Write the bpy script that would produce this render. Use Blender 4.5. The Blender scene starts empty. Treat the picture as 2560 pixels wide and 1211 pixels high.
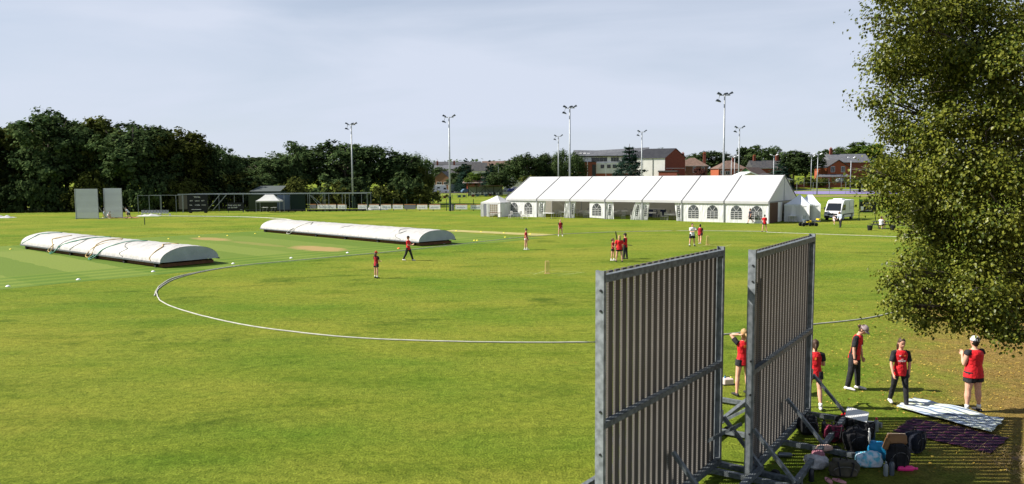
import bpy, bmesh, math, random
import numpy as np
from mathutils import Vector, Matrix, noise
R = math.radians
sc = bpy.context.scene
col = sc.collection
# ---------------------------------------------------------------- camera
H = 5.4; F = 1900.0
cam_d = bpy.data.cameras.new('camera'); cam = bpy.data.objects.new('camera', cam_d); col.objects.link(cam)
CM = Matrix.Rotation(R(90 - 4.78), 3, 'X') @ Matrix.Rotation(R(-0.34), 3, 'Z')
cam.matrix_world = Matrix.Translation((0, 0, H)) @ CM.to_4x4()
cam_d.sensor_width = 36; cam_d.lens = 36 * F / 2560; cam_d.clip_start = 0.3; cam_d.clip_end = 4000
sc.camera = cam
# ---------------------------------------------------------------- light, sky, exposure
SUN_EL = 41.0
sun_dir = Vector((-1, 0.02, 0)).normalized() * math.cos(R(SUN_EL)) + Vector((0, 0, math.sin(R(SUN_EL))))
sd = bpy.data.lights.new('sun', 'SUN'); sd.energy = 5.0; sd.angle = R(0.5); sd.color = (1.0, 0.945, 0.86)
so = bpy.data.objects.new('sun', sd); col.objects.link(so)
so.rotation_euler = sun_dir.to_track_quat('Z', 'Y').to_euler(); so.location = (-40, 0, 60)
w = bpy.data.worlds.new('World'); sc.world = w; w.use_nodes = True
nt = w.node_tree; nt.nodes.clear()
def wn(t, **k):
    n = nt.nodes.new(t)
    for a, b in k.items(): setattr(n, a, b)
    return n
sky = wn('ShaderNodeTexSky', sky_type='NISHITA', sun_disc=False, sun_elevation=R(SUN_EL), sun_rotation=math.atan2(-1, 0.02),
         altitude=50, air_density=1.0, dust_density=.35, ozone_density=1.6)
bg1 = wn('ShaderNodeBackground'); bg1.inputs[1].default_value = 0.05
tc = wn('ShaderNodeTexCoord'); mp = wn('ShaderNodeMapping'); mp.inputs['Scale'].default_value = (1.0, 1.0, 5.5); mp.inputs['Rotation'].default_value = (0.0, 0.22, 0.3)
no = wn('ShaderNodeTexNoise'); no.inputs['Scale'].default_value = 1.7; no.inputs['Detail'].default_value = 7; no.inputs['Roughness'].default_value = .52; no.inputs['Distortion'].default_value = .35
rp = wn('ShaderNodeValToRGB'); rp.color_ramp.elements[0].position = .36; rp.color_ramp.elements[1].position = .62
rp.color_ramp.elements[0].color = (.60, .60, .60, 1); rp.color_ramp.elements[1].color = (.97, .97, .97, 1)
bg2 = wn('ShaderNodeBackground'); bg2.inputs[0].default_value = (.61, .665, .785, 1); bg2.inputs[1].default_value = .575
mx = wn('ShaderNodeMixShader'); ow = wn('ShaderNodeOutputWorld')
L = nt.links.new
L(sky.outputs[0], bg1.inputs[0]); L(tc.outputs['Generated'], mp.inputs[0]); L(mp.outputs[0], no.inputs[0]); L(no.outputs[0], rp.inputs[0])

# the cloud veil is seen through a longer path towards the horizon: its cover falls as 1 / sin(elevation)
sz = wn('ShaderNodeSeparateXYZ'); L(tc.outputs['Generated'], sz.inputs[0])
m1 = wn('ShaderNodeMath', operation='MAXIMUM'); L(sz.outputs[2], m1.inputs[0]); m1.inputs[1].default_value = .02
m2 = wn('ShaderNodeMath', operation='DIVIDE'); m2.inputs[0].default_value = .21; L(m1.outputs[0], m2.inputs[1])
m3 = wn('ShaderNodeMath', operation='MINIMUM'); L(m2.outputs[0], m3.inputs[0]); m3.inputs[1].default_value = 1.0
m4 = wn('ShaderNodeMath', operation='MULTIPLY'); L(m3.outputs[0], m4.inputs[0]); L(rp.outputs[0], m4.inputs[1]); L(m4.outputs[0], mx.inputs[0]); L(bg1.outputs[0], mx.inputs[1]); L(bg2.outputs[0], mx.inputs[2]); L(mx.outputs[0], ow.inputs[0])
sc.view_settings.view_transform = 'Standard'; sc.view_settings.look = 'None'; sc.view_settings.gamma = 1; sc.view_settings.use_curve_mapping = False
sc.view_settings.exposure = 0.98
sc.render.engine = 'CYCLES'
sc.cycles.max_bounces = 5; sc.cycles.diffuse_bounces = 3; sc.cycles.glossy_bounces = 2; sc.cycles.transmission_bounces = 3; sc.cycles.transparent_max_bounces = 8
random.seed(7)
# ---------------------------------------------------------------- geometry of the view, used to survey positions from the photo
def ray(px, py): return CM @ Vector(((px - 1280) / F, -(py - 605.5) / F, -1))
def G(px, py, z=0.0):
    d = ray(px, py); t = (z - H) / d.z
    return Vector((d.x * t, d.y * t, z))
def W(px, py, Y):
    d = ray(px, py); t = Y / d.y
    return Vector((d.x * t, Y, H + d.z * t))
def sm(a, b, x):
    t = max(0, min(1, (x - a) / (b - a))); return t * t * (3 - 2 * t)
def tz(x, y):
    z = sm(150, 188, y) * sm(45, 70, x) * 1.0
    z += sm(235, 262, y) * (1.6 * sm(-20, 40, x) + .4)
    z += sm(420, 900, y) * 9 + sm(150, 260, y) * sm(-30, -120, x) * 2.0
    return z
# ---------------------------------------------------------------- materials
MATS = {}
def mat(name, c, c2=None, rough=.8, metal=0, ns=3.0, bump=0, bs=None, spec=.3, trans=0, alpha=1, emit=0, stretch=(1, 1, 1), detail=4, lo=.35, hi=.65, obj=True):
    if name in MATS: return MATS[name]
    if max(c) < .6 and not name.startswith(('black', 'red', 'dark_red')): c = tuple(q * .8 for q in c); c2 = tuple(q * .8 for q in c2) if c2 else c2
    m = bpy.data.materials.new(name); m.use_nodes = True; t = m.node_tree; b = t.nodes['Principled BSDF']
    b.inputs['Roughness'].default_value = rough; b.inputs['Metallic'].default_value = metal; b.inputs['Specular IOR Level'].default_value = spec
    b.inputs['Base Color'].default_value = (*c, 1); b.inputs['Alpha'].default_value = alpha
    if trans: b.inputs['Transmission Weight'].default_value = trans
    if c2 or bump:
        tc = t.nodes.new('ShaderNodeTexCoord'); mp = t.nodes.new('ShaderNodeMapping'); mp.inputs['Scale'].default_value = stretch
        t.links.new(tc.outputs['Object'], mp.inputs[0])
    if c2:
        n = t.nodes.new('ShaderNodeTexNoise'); n.inputs['Scale'].default_value = ns; n.inputs['Detail'].default_value = detail
        r = t.nodes.new('ShaderNodeValToRGB'); r.color_ramp.elements[0].position = lo; r.color_ramp.elements[1].position = hi
        r.color_ramp.elements[0].color = (*c, 1); r.color_ramp.elements[1].color = (*c2, 1)
        t.links.new(mp.outputs[0], n.inputs[0]); t.links.new(n.outputs[0], r.inputs[0]); t.links.new(r.outputs[0], b.inputs['Base Color'])
    if bump:
        n2 = t.nodes.new('ShaderNodeTexNoise'); n2.inputs['Scale'].default_value = bs or ns * 2; n2.inputs['Detail'].default_value = 3
        bp = t.nodes.new('ShaderNodeBump'); bp.inputs['Strength'].default_value = 1; bp.inputs['Distance'].default_value = bump
        t.links.new(mp.outputs[0], n2.inputs[0]); t.links.new(n2.outputs[0], bp.inputs['Height']); t.links.new(bp.outputs[0], b.inputs['Normal'])
    MATS[name] = m; return m
def leafmat(name, c, c2, gloss=0, tr=.35, ns=.35):
    if name in MATS: return MATS[name]
    m = bpy.data.materials.new(name); m.use_nodes = True; t = m.node_tree; t.nodes.clear(); N = t.nodes.new; K = t.links.new
    g = N('ShaderNodeNewGeometry'); tc = N('ShaderNodeTexCoord'); n = N('ShaderNodeTexNoise'); n.inputs['Scale'].default_value = ns; n.inputs['Detail'].default_value = 3
    K(tc.outputs['Object'], n.inputs[0])
    a = N('ShaderNodeMath'); a.operation = 'ADD'; K(n.outputs[0], a.inputs[0]); K(g.outputs['Random Per Island'], a.inputs[1])
    r = N('ShaderNodeValToRGB'); r.color_ramp.elements[0].position = .35; r.color_ramp.elements[1].position = 1.25
    r.color_ramp.elements[1].position = 1.0
    h = N('ShaderNodeMath'); h.operation = 'MULTIPLY'; h.inputs[1].default_value = .68; K(a.outputs[0], h.inputs[0]); K(h.outputs[0], r.inputs[0])
    r.color_ramp.elements[0].color = (*c, 1); r.color_ramp.elements[1].color = (*c2, 1)
    oi = N('ShaderNodeObjectInfo'); hs = N('ShaderNodeHueSaturation'); mr = N('ShaderNodeMapRange')
    K(oi.outputs['Random'], mr.inputs[0]); mr.inputs[3].default_value = .72; mr.inputs[4].default_value = 1.22
    K(mr.outputs[0], hs.inputs['Value']); K(r.outputs[0], hs.inputs['Color'])
    d = N('ShaderNodeBsdfDiffuse'); tl = N('ShaderNodeBsdfTranslucent'); mx = N('ShaderNodeMixShader'); mx.inputs[0].default_value = tr
    K(hs.outputs[0], d.inputs[0]); K(hs.outputs[0], tl.inputs[0]); K(d.outputs[0], mx.inputs[1]); K(tl.outputs[0], mx.inputs[2])
    o = N('ShaderNodeOutputMaterial'); last = mx
    if gloss:
        gl = N('ShaderNodeBsdfGlossy'); gl.inputs['Roughness'].default_value = .38; m2 = N('ShaderNodeMixShader'); m2.inputs[0].default_value = gloss
        K(mx.outputs[0], m2.inputs[1]); K(gl.outputs[0], m2.inputs[2]); last = m2
    K(last.outputs[0], o.inputs[0]); MATS[name] = m; return m
# ---------------------------------------------------------------- mesh helper
class MB:
    def __init__(s): s.v = []; s.f = []
    def add(s, vs, fs):
        o = len(s.v); s.v += [tuple(v) for v in vs]; s.f += [tuple(i + o for i in f) for f in fs]; return s
    def box(s, c, d, rz=0, rx=0, ry=0):
        M = Matrix.Rotation(rz, 3, 'Z') @ Matrix.Rotation(ry, 3, 'Y') @ Matrix.Rotation(rx, 3, 'X'); c = Vector(c)
        vs = [c + M @ Vector((x * d[0] / 2, y * d[1] / 2, z * d[2] / 2)) for x in (-1, 1) for y in (-1, 1) for z in (-1, 1)]
        return s.add(vs, [(0, 1, 3, 2), (4, 6, 7, 5), (0, 4, 5, 1), (2, 3, 7, 6), (0, 2, 6, 4), (1, 5, 7, 3)])
    def b2(s, x0, x1, y0, y1, z0, z1): return s.box(((x0 + x1) / 2, (y0 + y1) / 2, (z0 + z1) / 2), (abs(x1 - x0), abs(y1 - y0), abs(z1 - z0)))
    def bar(s, p, q, w, h=None, up=(0, 0, 1)):
        p = Vector(p); q = Vector(q); h = h or w; t = (q - p).normalized(); u = Vector(up)
        if abs(t.dot(u)) > .98: u = Vector((0, 1, 0))
        a = t.cross(u).normalized(); b = a.cross(t)
        vs = [e + a * x * w / 2 + b * y * h / 2 for e in (p, q) for x, y in ((-1, -1), (1, -1), (1, 1), (-1, 1))]
        return s.add(vs, [(3, 2, 1, 0), (4, 5, 6, 7), (0, 1, 5, 4), (1, 2, 6, 5), (2, 3, 7, 6), (3, 0, 4, 7)])
    def loft(s, pts, rad, lat=(1, 0, 0), n=12, cap=.55):
        pts = [Vector(p) for p in pts]; rad = [(r, r) if not isinstance(r, (tuple, list)) else r for r in rad]
        if cap:
            t0 = (pts[1] - pts[0]).normalized(); t1 = (pts[-1] - pts[-2]).normalized()
            r0 = min(rad[0]); r1 = min(rad[-1])
            pts = [pts[0] - t0 * r0 * cap] + pts + [pts[-1] + t1 * r1 * cap]
            rad = [(rad[0][0] * .55, rad[0][1] * .55)] + rad + [(rad[-1][0] * .55, rad[-1][1] * .55)]
        k = len(pts); vs = []; lat = Vector(lat)
        for i, p in enumerate(pts):
            t = (pts[min(i + 1, k - 1)] - pts[max(i - 1, 0)]).normalized()
            a = lat - t * lat.dot(t)
            if a.length < .05: a = Vector((0, 1, 0)) - t * t.y
            if a.length < .05: a = Vector((0, 0, 1)) - t * t.z
            a.normalize(); b = t.cross(a)
            for j in range(n):
                an = 2 * math.pi * j / n; vs.append(p + a * math.cos(an) * rad[i][0] + b * math.sin(an) * rad[i][1])
        fs = [(i * n + j, i * n + (j + 1) % n, (i + 1) * n + (j + 1) % n, (i + 1) * n + j) for i in range(k - 1) for j in range(n)]
        fs += [tuple(range(n))[::-1], tuple((k - 1) * n + j for j in range(n))]
        return s.add(vs, fs)
    def tube(s, pts, r, n=6): return s.loft(pts, [r] * len(pts) if not isinstance(r, list) else r, n=n, cap=0)
    def cyl(s, p, q, r, r2=None, n=12): return s.loft([p, q], [r, r2 if r2 is not None else r], n=n, cap=0)
    def prism(s, poly, y0, y1, axis='y', inset=1.0):
        n = len(poly); m = lambda a, b, c, k: ((a * k, b, c) if axis == 'y' else (b, a * k, c))
        vs = [m(a, y0, c, 1) for a, c in poly] + [m(a, y1, c, inset) for a, c in poly]
        return s.add(vs, [tuple(range(n)), tuple(range(2 * n - 1, n - 1, -1))] + [(i, i + n, (i + 1) % n + n, (i + 1) % n) for i in range(n)])
    def ell(s, c, r, n=12, m=8):
        c = Vector(c); vs = [c + Vector((0, 0, -r[2]))]
        for i in range(1, m):
            a = math.pi * i / m - math.pi / 2
            for j in range(n):
                b = 2 * math.pi * j / n; vs.append(c + Vector((r[0] * math.cos(a) * math.cos(b), r[1] * math.cos(a) * math.sin(b), r[2] * math.sin(a))))
        vs.append(c + Vector((0, 0, r[2]))); e = len(vs) - 1
        fs = [(0, 1 + (j + 1) % n, 1 + j) for j in range(n)] + [(e, e - n + j, e - n + (j + 1) % n) for j in range(n)]
        fs += [(1 + i * n + j, 1 + i * n + (j + 1) % n, 1 + (i + 1) * n + (j + 1) % n, 1 + (i + 1) * n + j) for i in range(m - 2) for j in range(n)]
        return s.add(vs, fs)
    def quad(s, *p): return s.add(p, [tuple(range(len(p)))])
    def grid(s, fn, nu, nv):
        return s.add([fn(i / nu, j / nv) for i in range(nu + 1) for j in range(nv + 1)],
                     [(i * (nv + 1) + j, (i + 1) * (nv + 1) + j, (i + 1) * (nv + 1) + j + 1, i * (nv + 1) + j + 1) for i in range(nu) for j in range(nv)])
    def mesh(s, name, m, smooth=False, bevel=0):
        me = bpy.data.meshes.new(name); me.from_pydata(s.v, [], s.f)
        bm = bmesh.new(); bm.from_mesh(me)
        if bevel: bmesh.ops.bevel(bm, geom=[e for e in bm.edges if len(e.link_faces) == 2 and e.calc_face_angle(0) > .6], offset=bevel, segments=1, affect='EDGES')
        bmesh.ops.recalc_face_normals(bm, faces=bm.faces); bm.to_mesh(me); bm.free()
        if m: me.materials.append(m)
        if smooth: me.polygons.foreach_set('use_smooth', [True] * len(me.polygons))
        return me
    def build(s, name, m, parent=None, smooth=False, bevel=0, loc=None):
        return link(name, s.mesh(name, m, smooth, bevel), parent, loc)
def link(name, me, parent=None, loc=None):
    o = bpy.data.objects.new(name, me); col.objects.link(o)
    if parent is not None: o.parent = parent
    if loc is not None: o.location = loc
    return o
def tag(o, label=None, cat=None, group=None, kind=None):
    for k, v in (('label', label), ('category', cat), ('group', group), ('kind', kind)):
        if v: o[k] = v
    return o
def thing(name, label, cat, loc=(0, 0, 0), rz=0, group=None, s=1):
    o = bpy.data.objects.new(name, None); col.objects.link(o); o.location = loc; o.rotation_euler = (0, 0, rz)
    o.scale = (s, s, s) if not isinstance(s, tuple) else s; o.empty_display_size = .2
    return tag(o, label, cat, group)
def dup(o, loc, rz=0, label=None, group=None, s=None):
    def cp(a, par):
        c = a.copy(); col.objects.link(c); c.parent = par
        for ch in list(KIDS.get(a.name, [])): cp(ch, c)
        return c
    KIDS.clear()
    for x in bpy.data.objects:
        if x.parent: KIDS.setdefault(x.parent.name, []).append(x)
    r = cp(o, None); r.location = loc; r.rotation_euler = (0, 0, rz)
    if s: r.scale = (s, s, s) if not isinstance(s, tuple) else s
    if label: r['label'] = label
    if group: r['group'] = group
    return r
KIDS = {}
def npmesh(name, V, Fc, m, k=4):
    me = bpy.data.meshes.new(name); nv = len(V); nf = len(Fc)
    me.vertices.add(nv); me.vertices.foreach_set('co', V.astype(np.float32).ravel())
    me.loops.add(nf * k); me.loops.foreach_set('vertex_index', Fc.astype(np.int32).ravel())
    me.polygons.add(nf); me.polygons.foreach_set('loop_start', np.arange(0, nf * k, k, dtype=np.int32)); me.polygons.foreach_set('loop_total', np.full(nf, k, dtype=np.int32))
    me.update(calc_edges=True); me.materials.append(m); return me
def text(s, size, name, m, parent, loc, rot=(math.pi / 2, 0, 0), align='CENTER', ext=.004):
    c = bpy.data.curves.new(name, 'FONT'); c.body = s; c.size = size; c.align_x = align; c.align_y = 'CENTER'; c.extrude = ext
    o = bpy.data.objects.new(name, c); col.objects.link(o)
    me = bpy.data.meshes.new_from_object(o.evaluated_get(bpy.context.evaluated_depsgraph_get())); bpy.data.objects.remove(o)
    me.materials.clear(); me.materials.append(m); q = link(name, me, parent, loc); q.rotation_euler = rot; return q

def translucent(m, fac, c):
    t = m.node_tree; p = t.nodes['Principled BSDF']; o = next(n for n in t.nodes if n.type == 'OUTPUT_MATERIAL')
    tl = t.nodes.new('ShaderNodeBsdfTranslucent'); tl.inputs[0].default_value = (*c, 1); x = t.nodes.new('ShaderNodeMixShader'); x.inputs[0].default_value = fac
    t.links.new(p.outputs[0], x.inputs[1]); t.links.new(tl.outputs[0], x.inputs[2]); t.links.new(x.outputs[0], o.inputs[0]); return m
# palette
white_pvc = mat('white_pvc', (.60, .60, .60), (.53, .53, .54), rough=.55, ns=.6, bump=.02, bs=1.2)
white_cloth = mat('white_cloth', (.80, .80, .79), (.66, .67, .67), rough=.6, ns=1.2, bump=.09, bs=2.0, stretch=(2, 2, .5))
translucent(white_pvc, .22, (.75, .73, .68)); translucent(white_cloth, .18, (.75, .73, .68))
steel = mat('galvanised_steel', (.095, .11, .12), (.20, .225, .24), rough=.55, metal=.1, ns=14, bump=.002, bs=20)
steel_sunlit = mat('weathered_steel', (.17, .19, .20), (.32, .35, .37), rough=.55, metal=.1, ns=9, bump=.002, bs=20)  # paler copy of the steel for screen posts, sunlight put into its colour
pole_m = mat('pole_steel', (.42, .45, .47), (.34, .36, .38), rough=.5, metal=.3)
dark_m = mat('dark_metal', (.03, .033, .035), rough=.5)
black = mat('black_cloth', (.012, .012, .014), (.022, .022, .026), rough=.85, ns=6, bump=.035, bs=8)
red = mat('red_cloth', (.62, .012, .018), (.50, .010, .016), rough=.75, ns=5, bump=.05, bs=7)
dred = mat('dark_red_cloth', (.36, .012, .02), (.28, .010, .016), rough=.75, ns=5, bump=.05, bs=7)
skin = mat('skin', (.60, .33, .23), (.54, .28, .19), rough=.6, ns=8)
white_paint = mat('white_paint', (.78, .78, .76), rough=.5)
glass_dark = mat('dark_glass', (.015, .018, .022), rough=.08, spec=.6)
tyre = mat('tyre_rubber', (.015, .015, .015), rough=.8)
green_paint = mat('dark_green_paint', (.015, .04, .025), rough=.6)
brick = mat('brick_wall', (.26, .075, .045), (.20, .06, .04), rough=.9, ns=2.5, detail=8)
brick_o = mat('orange_brick', (.42, .11, .045), (.33, .09, .045), rough=.9, ns=2.5, detail=8)
brick_b = mat('brown_brick', (.28, .15, .08), (.22, .11, .07), rough=.9, ns=2.5, detail=8)
slate = mat('slate_roof', (.045, .048, .055), (.085, .08, .078), rough=.7, ns=1.4, detail=8)
slate_l = mat('pale_slate_roof', (.105, .11, .125), (.16, .165, .18), rough=.7, ns=1.4, detail=8)
tile_b = mat('brown_tile_roof', (.13, .085, .065), (.20, .13, .10), rough=.85, ns=1.6, detail=8)
render_w = mat('white_render', (.70, .69, .66), (.62, .61, .58), rough=.9, ns=.7)
bark = mat('bark', (.07, .055, .04), (.13, .11, .09), rough=.95, ns=3, bump=.05, bs=6, stretch=(1, 1, .3))
# ================================================================ ground
def ground_material():
    m = bpy.data.materials.new('mown_grass'); m.use_nodes = True; t = m.node_tree; N = t.nodes.new; K = t.links.new
    b = t.nodes['Principled BSDF']; b.inputs['Roughness'].default_value = .9; b.inputs['Specular IOR Level'].default_value = .04
    g = N('ShaderNodeNewGeometry'); P = g.outputs['Position']
    def nz(scale, det=3, rough=.55, st=(1, 1, 1), dist=0):
        mp = N('ShaderNodeMapping'); mp.inputs['Scale'].default_value = st; K(P, mp.inputs[0])
        n = N('ShaderNodeTexNoise'); n.inputs['Scale'].default_value = scale; n.inputs['Detail'].default_value = det; n.inputs['Roughness'].default_value = rough; n.inputs['Distortion'].default_value = dist
        K(mp.outputs[0], n.inputs[0]); return n.outputs[0]
    def ramp(x, a, b_, c0=(0, 0, 0), c1=(1, 1, 1)):
        r = N('ShaderNodeValToRGB'); r.color_ramp.elements[0].position = a; r.color_ramp.elements[1].position = b_
        r.color_ramp.elements[0].color = (*c0, 1); r.color_ramp.elements[1].color = (*c1, 1); K(x, r.inputs[0]); return r.outputs[0]
    def mix(f, a, b_, mode='MIX'):
        x = N('ShaderNodeMix'); x.data_type = 'RGBA'; x.blend_type = mode
        if isinstance(f, (int, float)): x.inputs[0].default_value = f
        else: K(f, x.inputs[0])
        for i, q in ((6, a), (7, b_)):
            if isinstance(q, tuple): x.inputs[i].default_value = (*q, 1)
            else: K(q, x.inputs[i])
        return x.outputs[2]
    def ma(op, a, b_=None):
        x = N('ShaderNodeMath'); x.operation = op
        for i, q in ((0, a), (1, b_)):
            if q is None: continue
            if isinstance(q, (int, float)): x.inputs[i].default_value = q
            else: K(q, x.inputs[i])
        return x.outputs[0]
    green = (.126, .200, .021); olive = (.240, .252, .038); dk = (.062, .120, .007)
    c = mix(ramp(nz(.09, 5, .6, (1, 1.6, 1)), .36, .64), green, olive)
    c = mix(ma('MULTIPLY', ramp(nz(.45, 4, .6, (.6, 1.5, 1)), .52, .72), .55), c, dk)
    # mown lines, long and soft, running across the outfield
    sp = N('ShaderNodeSeparateXYZ'); K(P, sp.inputs[0])
    ln = ma('ADD', ma('MULTIPLY', sp.outputs[0], .10), ma('MULTIPLY', sp.outputs[1], 1.0))
    wv = ma('SINE', ma('ADD', ma('MULTIPLY', ln, 2.1), ma('MULTIPLY', nz(.06, 2), 6)))
    c = mix(ma('MULTIPLY', ramp(wv, .2, .9), .16), c, (.18, .22, .02))
    # tufts of coarser dark grass in the outfield
    tf = ramp(nz(.20, 6, .72, (.6, 1.2, 1), .6), .57, .70)
    c = mix(ma('MULTIPLY', tf, .9), c, (.045, .092, .008))
    # dry brown earth under the near tree
    dx = ma('SUBTRACT', sp.outputs[0], ma('ADD', ma('MULTIPLY', sp.outputs[1], .50), 0.9))
    dm = N('ShaderNodeMapRange'); K(ma('ADD', dx, ma('MULTIPLY', ma('SUBTRACT', nz(.55, 5, .65), .5), 9)), dm.inputs[0]); dm.inputs[1].default_value = -2.2; dm.inputs[2].default_value = 3.0
    dm.interpolation_type = 'SMOOTHSTEP'
    yl = N('ShaderNodeMapRange'); K(sp.outputs[1], yl.inputs[0]); yl.inputs[1].default_value = 44; yl.inputs[2].default_value = 30
    dry = mix(nz(3.0, 5, .7), (.18, .105, .035), (.34, .22, .085))
    c = mix(ma('MULTIPLY', ma('MULTIPLY', dm.outputs[0], yl.outputs[0]), .88), c, dry)
    # blade-scale grain
    gr = nz(26, 5, .8, (1, .55, 1)); g2 = nz(5, 5, .8, (.8, .8, 1), .4)
    c = mix(.85, c, ramp(gr, .32, .70, (.30, .33, .28), (1.55, 1.52, 1.45)), 'MULTIPLY')
    c = mix(.75, c, ramp(g2, .3, .7, (.45, .54, .40), (1.45, 1.38, 1.35)), 'MULTIPLY')
    K(c, b.inputs['Base Color'])
    bp = N('ShaderNodeBump'); bp.inputs['Strength'].default_value = .9; bp.inputs['Distance'].default_value = .05; K(gr, bp.inputs['Height'])
    bp2 = N('ShaderNodeBump'); bp2.inputs['Strength'].default_value = .7; bp2.inputs['Distance'].default_value = .16; K(g2, bp2.inputs['Height']); K(bp.outputs[0], bp2.inputs['Normal'])
    K(bp2.outputs[0], b.inputs['Normal']); return m
gm = ground_material()
xs = [-700, -500, -350, -250] + list(range(-200, 201, 10)) + [250, 350, 500, 700]
ys = [-60, -20] + list(range(0, 461, 10)) + [500, 560, 640, 740, 860, 1000, 1300]
mb = MB(); mb.add([(x, y, tz(x, y)) for x in xs for y in ys], [(i * len(ys) + j, (i + 1) * len(ys) + j, (i + 1) * len(ys) + j + 1, i * len(ys) + j + 1) for i in range(len(xs) - 1) for j in range(len(ys) - 1)])
tag(mb.build('ground', gm, smooth=True), kind='structure')
# cricket square: a sheet of shorter striped turf, local x = along the pitches, local y = across them
def square_material():
    m = bpy.data.materials.new('cricket_square_turf'); m.use_nodes = True; t = m.node_tree; N = t.nodes.new; K = t.links.new
    b = t.nodes['Principled BSDF']; b.inputs['Roughness'].default_value = .9; b.inputs['Specular IOR Level'].default_value = .1
    tc = N('ShaderNodeTexCoord'); sp = N('ShaderNodeSeparateXYZ'); K(tc.outputs['Object'], sp.inputs[0])
    def ma(op, a, b_=None, c_=None):
        x = N('ShaderNodeMath'); x.operation = op
        for i, q in ((0, a), (1, b_), (2, c_)):
            if q is None: continue
            if isinstance(q, (int, float)): x.inputs[i].default_value = q
            else: K(q, x.inputs[i])
        return x.outputs[0]
    def mix(f, a, b_, mode='MIX'):
        x = N('ShaderNodeMix'); x.data_type = 'RGBA'; x.blend_type = mode
        if isinstance(f, (int, float)): x.inputs[0].default_value = f
        else: K(f, x.inputs[0])
        for i, q in ((6, a), (7, b_)):
            if isinstance(q, tuple): x.inputs[i].default_value = (*q, 1)
            else: K(q, x.inputs[i])
        return x.outputs[2]
    n = N('ShaderNodeTexNoise'); n.inputs['Scale'].default_value = .8; n.inputs['Detail'].default_value = 5; K(tc.outputs['Object'], n.inputs[0])
    nf = N('ShaderNodeTexNoise'); nf.inputs['Scale'].default_value = 9; nf.inputs['Detail'].default_value = 4; nf.inputs['Roughness'].default_value = .75; K(tc.outputs['Object'], nf.inputs[0])
    wob = ma('MULTIPLY', ma('SUBTRACT', n.outputs[0], .5), .6)
    band = ma('ADD', ma('DIVIDE', ma('ADD', sp.outputs[1], wob), 3.05), 40)
    wn_ = N('ShaderNodeTexWhiteNoise'); wn_.noise_dimensions = '1D'; K(ma('FLOOR', band), wn_.inputs['W'])
    alt = ma('GREATER_THAN', ma('SINE', ma('MULTIPLY', band, math.pi)), 0)
    c = mix(ma('ADD', ma('MULTIPLY', wn_.outputs[0], .5), ma('MULTIPLY', alt, .5)), (.080, .135, .015), (.155, .195, .038))
    # cross rolling lines near the ends of the pitches
    ed = N('ShaderNodeMapRange'); K(ma('ABSOLUTE', ma('ADD', sp.outputs[0], wob)), ed.inputs[0]); ed.inputs[1].default_value = 9.0; ed.inputs[2].default_value = 9.6
    e2 = ma('SINE', ma('MULTIPLY', sp.outputs[0], 4.2)); 
    c = mix(ma('MULTIPLY', ed.outputs[0], .5), c, mix(ma('GREATER_THAN', e2, .1), (.055, .120, .008), (.125, .180, .020)))
    for (u, v, a, bb, s) in WEAR:
        du = ma('DIVIDE', ma('SUBTRACT', sp.outputs[0], u), a); dv = ma('DIVIDE', ma('SUBTRACT', sp.outputs[1], v), bb)
        d = ma('ADD', ma('ADD', ma('MULTIPLY', du, du), ma('MULTIPLY', dv, dv)), ma('MULTIPLY', ma('SUBTRACT', n.outputs[0], .5), 1.6))
        r = N('ShaderNodeMapRange'); K(d, r.inputs[0]); r.inputs[1].default_value = 1.25; r.inputs[2].default_value = .45; r.inputs[4].default_value = s
        c = mix(r.outputs[0], c, mix(nf.outputs[0], (.34, .23, .10), (.25, .18, .07)))
    r = N('ShaderNodeValToRGB'); r.color_ramp.elements[0].position = .3; r.color_ramp.elements[1].position = .7; r.color_ramp.elements[0].color = (.72, .75, .7, 1); r.color_ramp.elements[1].color = (1.2, 1.2, 1.15, 1); K(nf.outputs[0], r.inputs[0])
    c = mix(.8, c, r.outputs[0], 'MULTIPLY'); K(c, b.inputs['Base Color']); return m
SU = Vector((.735, -.678, 0)); SV = Vector((.678, .735, 0)); SQ = Vector((-16.9, 69.3, 0))
def toS(p): d = p - SQ; return d.dot(SU), d.dot(SV)
WEAR = []
for (px, py, a, b_, s) in ((795, 622, 3.3, 1.5, .95), (525, 598, 3.0, 1.2, .8), (640, 610, 5, .7, .3)):
    u, v = toS(G(px, py)); WEAR.append((u, v, a, b_, s))
sqm = square_material()
def sqy(u, v): return Vector((u, v, 0))
mb = MB(); mb.grid(lambda a, b_: ((a - .5) * 30 + .8 * math.sin(b_ * 30) * .15, -34 + b_ * 47, .005), 10, 30)
s_ = mb.build('cricket_square', sqm); s_.location = SQ; s_.rotation_euler = (0, 0, math.atan2(SU.y, SU.x)); tag(s_, kind='structure')
def sheet(name, pts, m, z=.009, kind='structure'):
    mb = MB(); mb.quad(*[(p.x, p.y, z) for p in pts]); return tag(mb.build(name, m), kind=kind)
mat_strip = mat('artificial_pitch', (.42, .36, .13), (.34, .31, .10), rough=.95, ns=1.5)
a = G(1118, 576.5); b_ = G(1372, 588.5); dv = (b_ - a).normalized().cross(Vector((0, 0, 1))) * 1.15
sheet('artificial_pitch', [a - dv, b_ - dv, b_ + dv, a + dv], mat_strip, .010)
chalk = mat('chalk_line', (.45, .50, .20), (.25, .34, .07), rough=.95, ns=3)
def chalk_line(p, q, w=.055):
    p = G(*p); q = G(*q); d = (q - p).normalized().cross(Vector((0, 0, 1))) * w / 2
    sheet('painted_crease', [p - d, q - d, q + d, p + d], chalk, .004)
for p, q in (((1312, 683), (1440, 684)), ((1333, 687), (1368, 676)), ((1395, 689), (1462, 681)), ((1372, 676), (1462, 682)), ((1700, 614), (1815, 614.5)), ((1745, 618), (1782, 610)), ((1800, 620), (1828, 612)), ((260, 595), (640, 573))):
    chalk_line(p, q)
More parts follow.
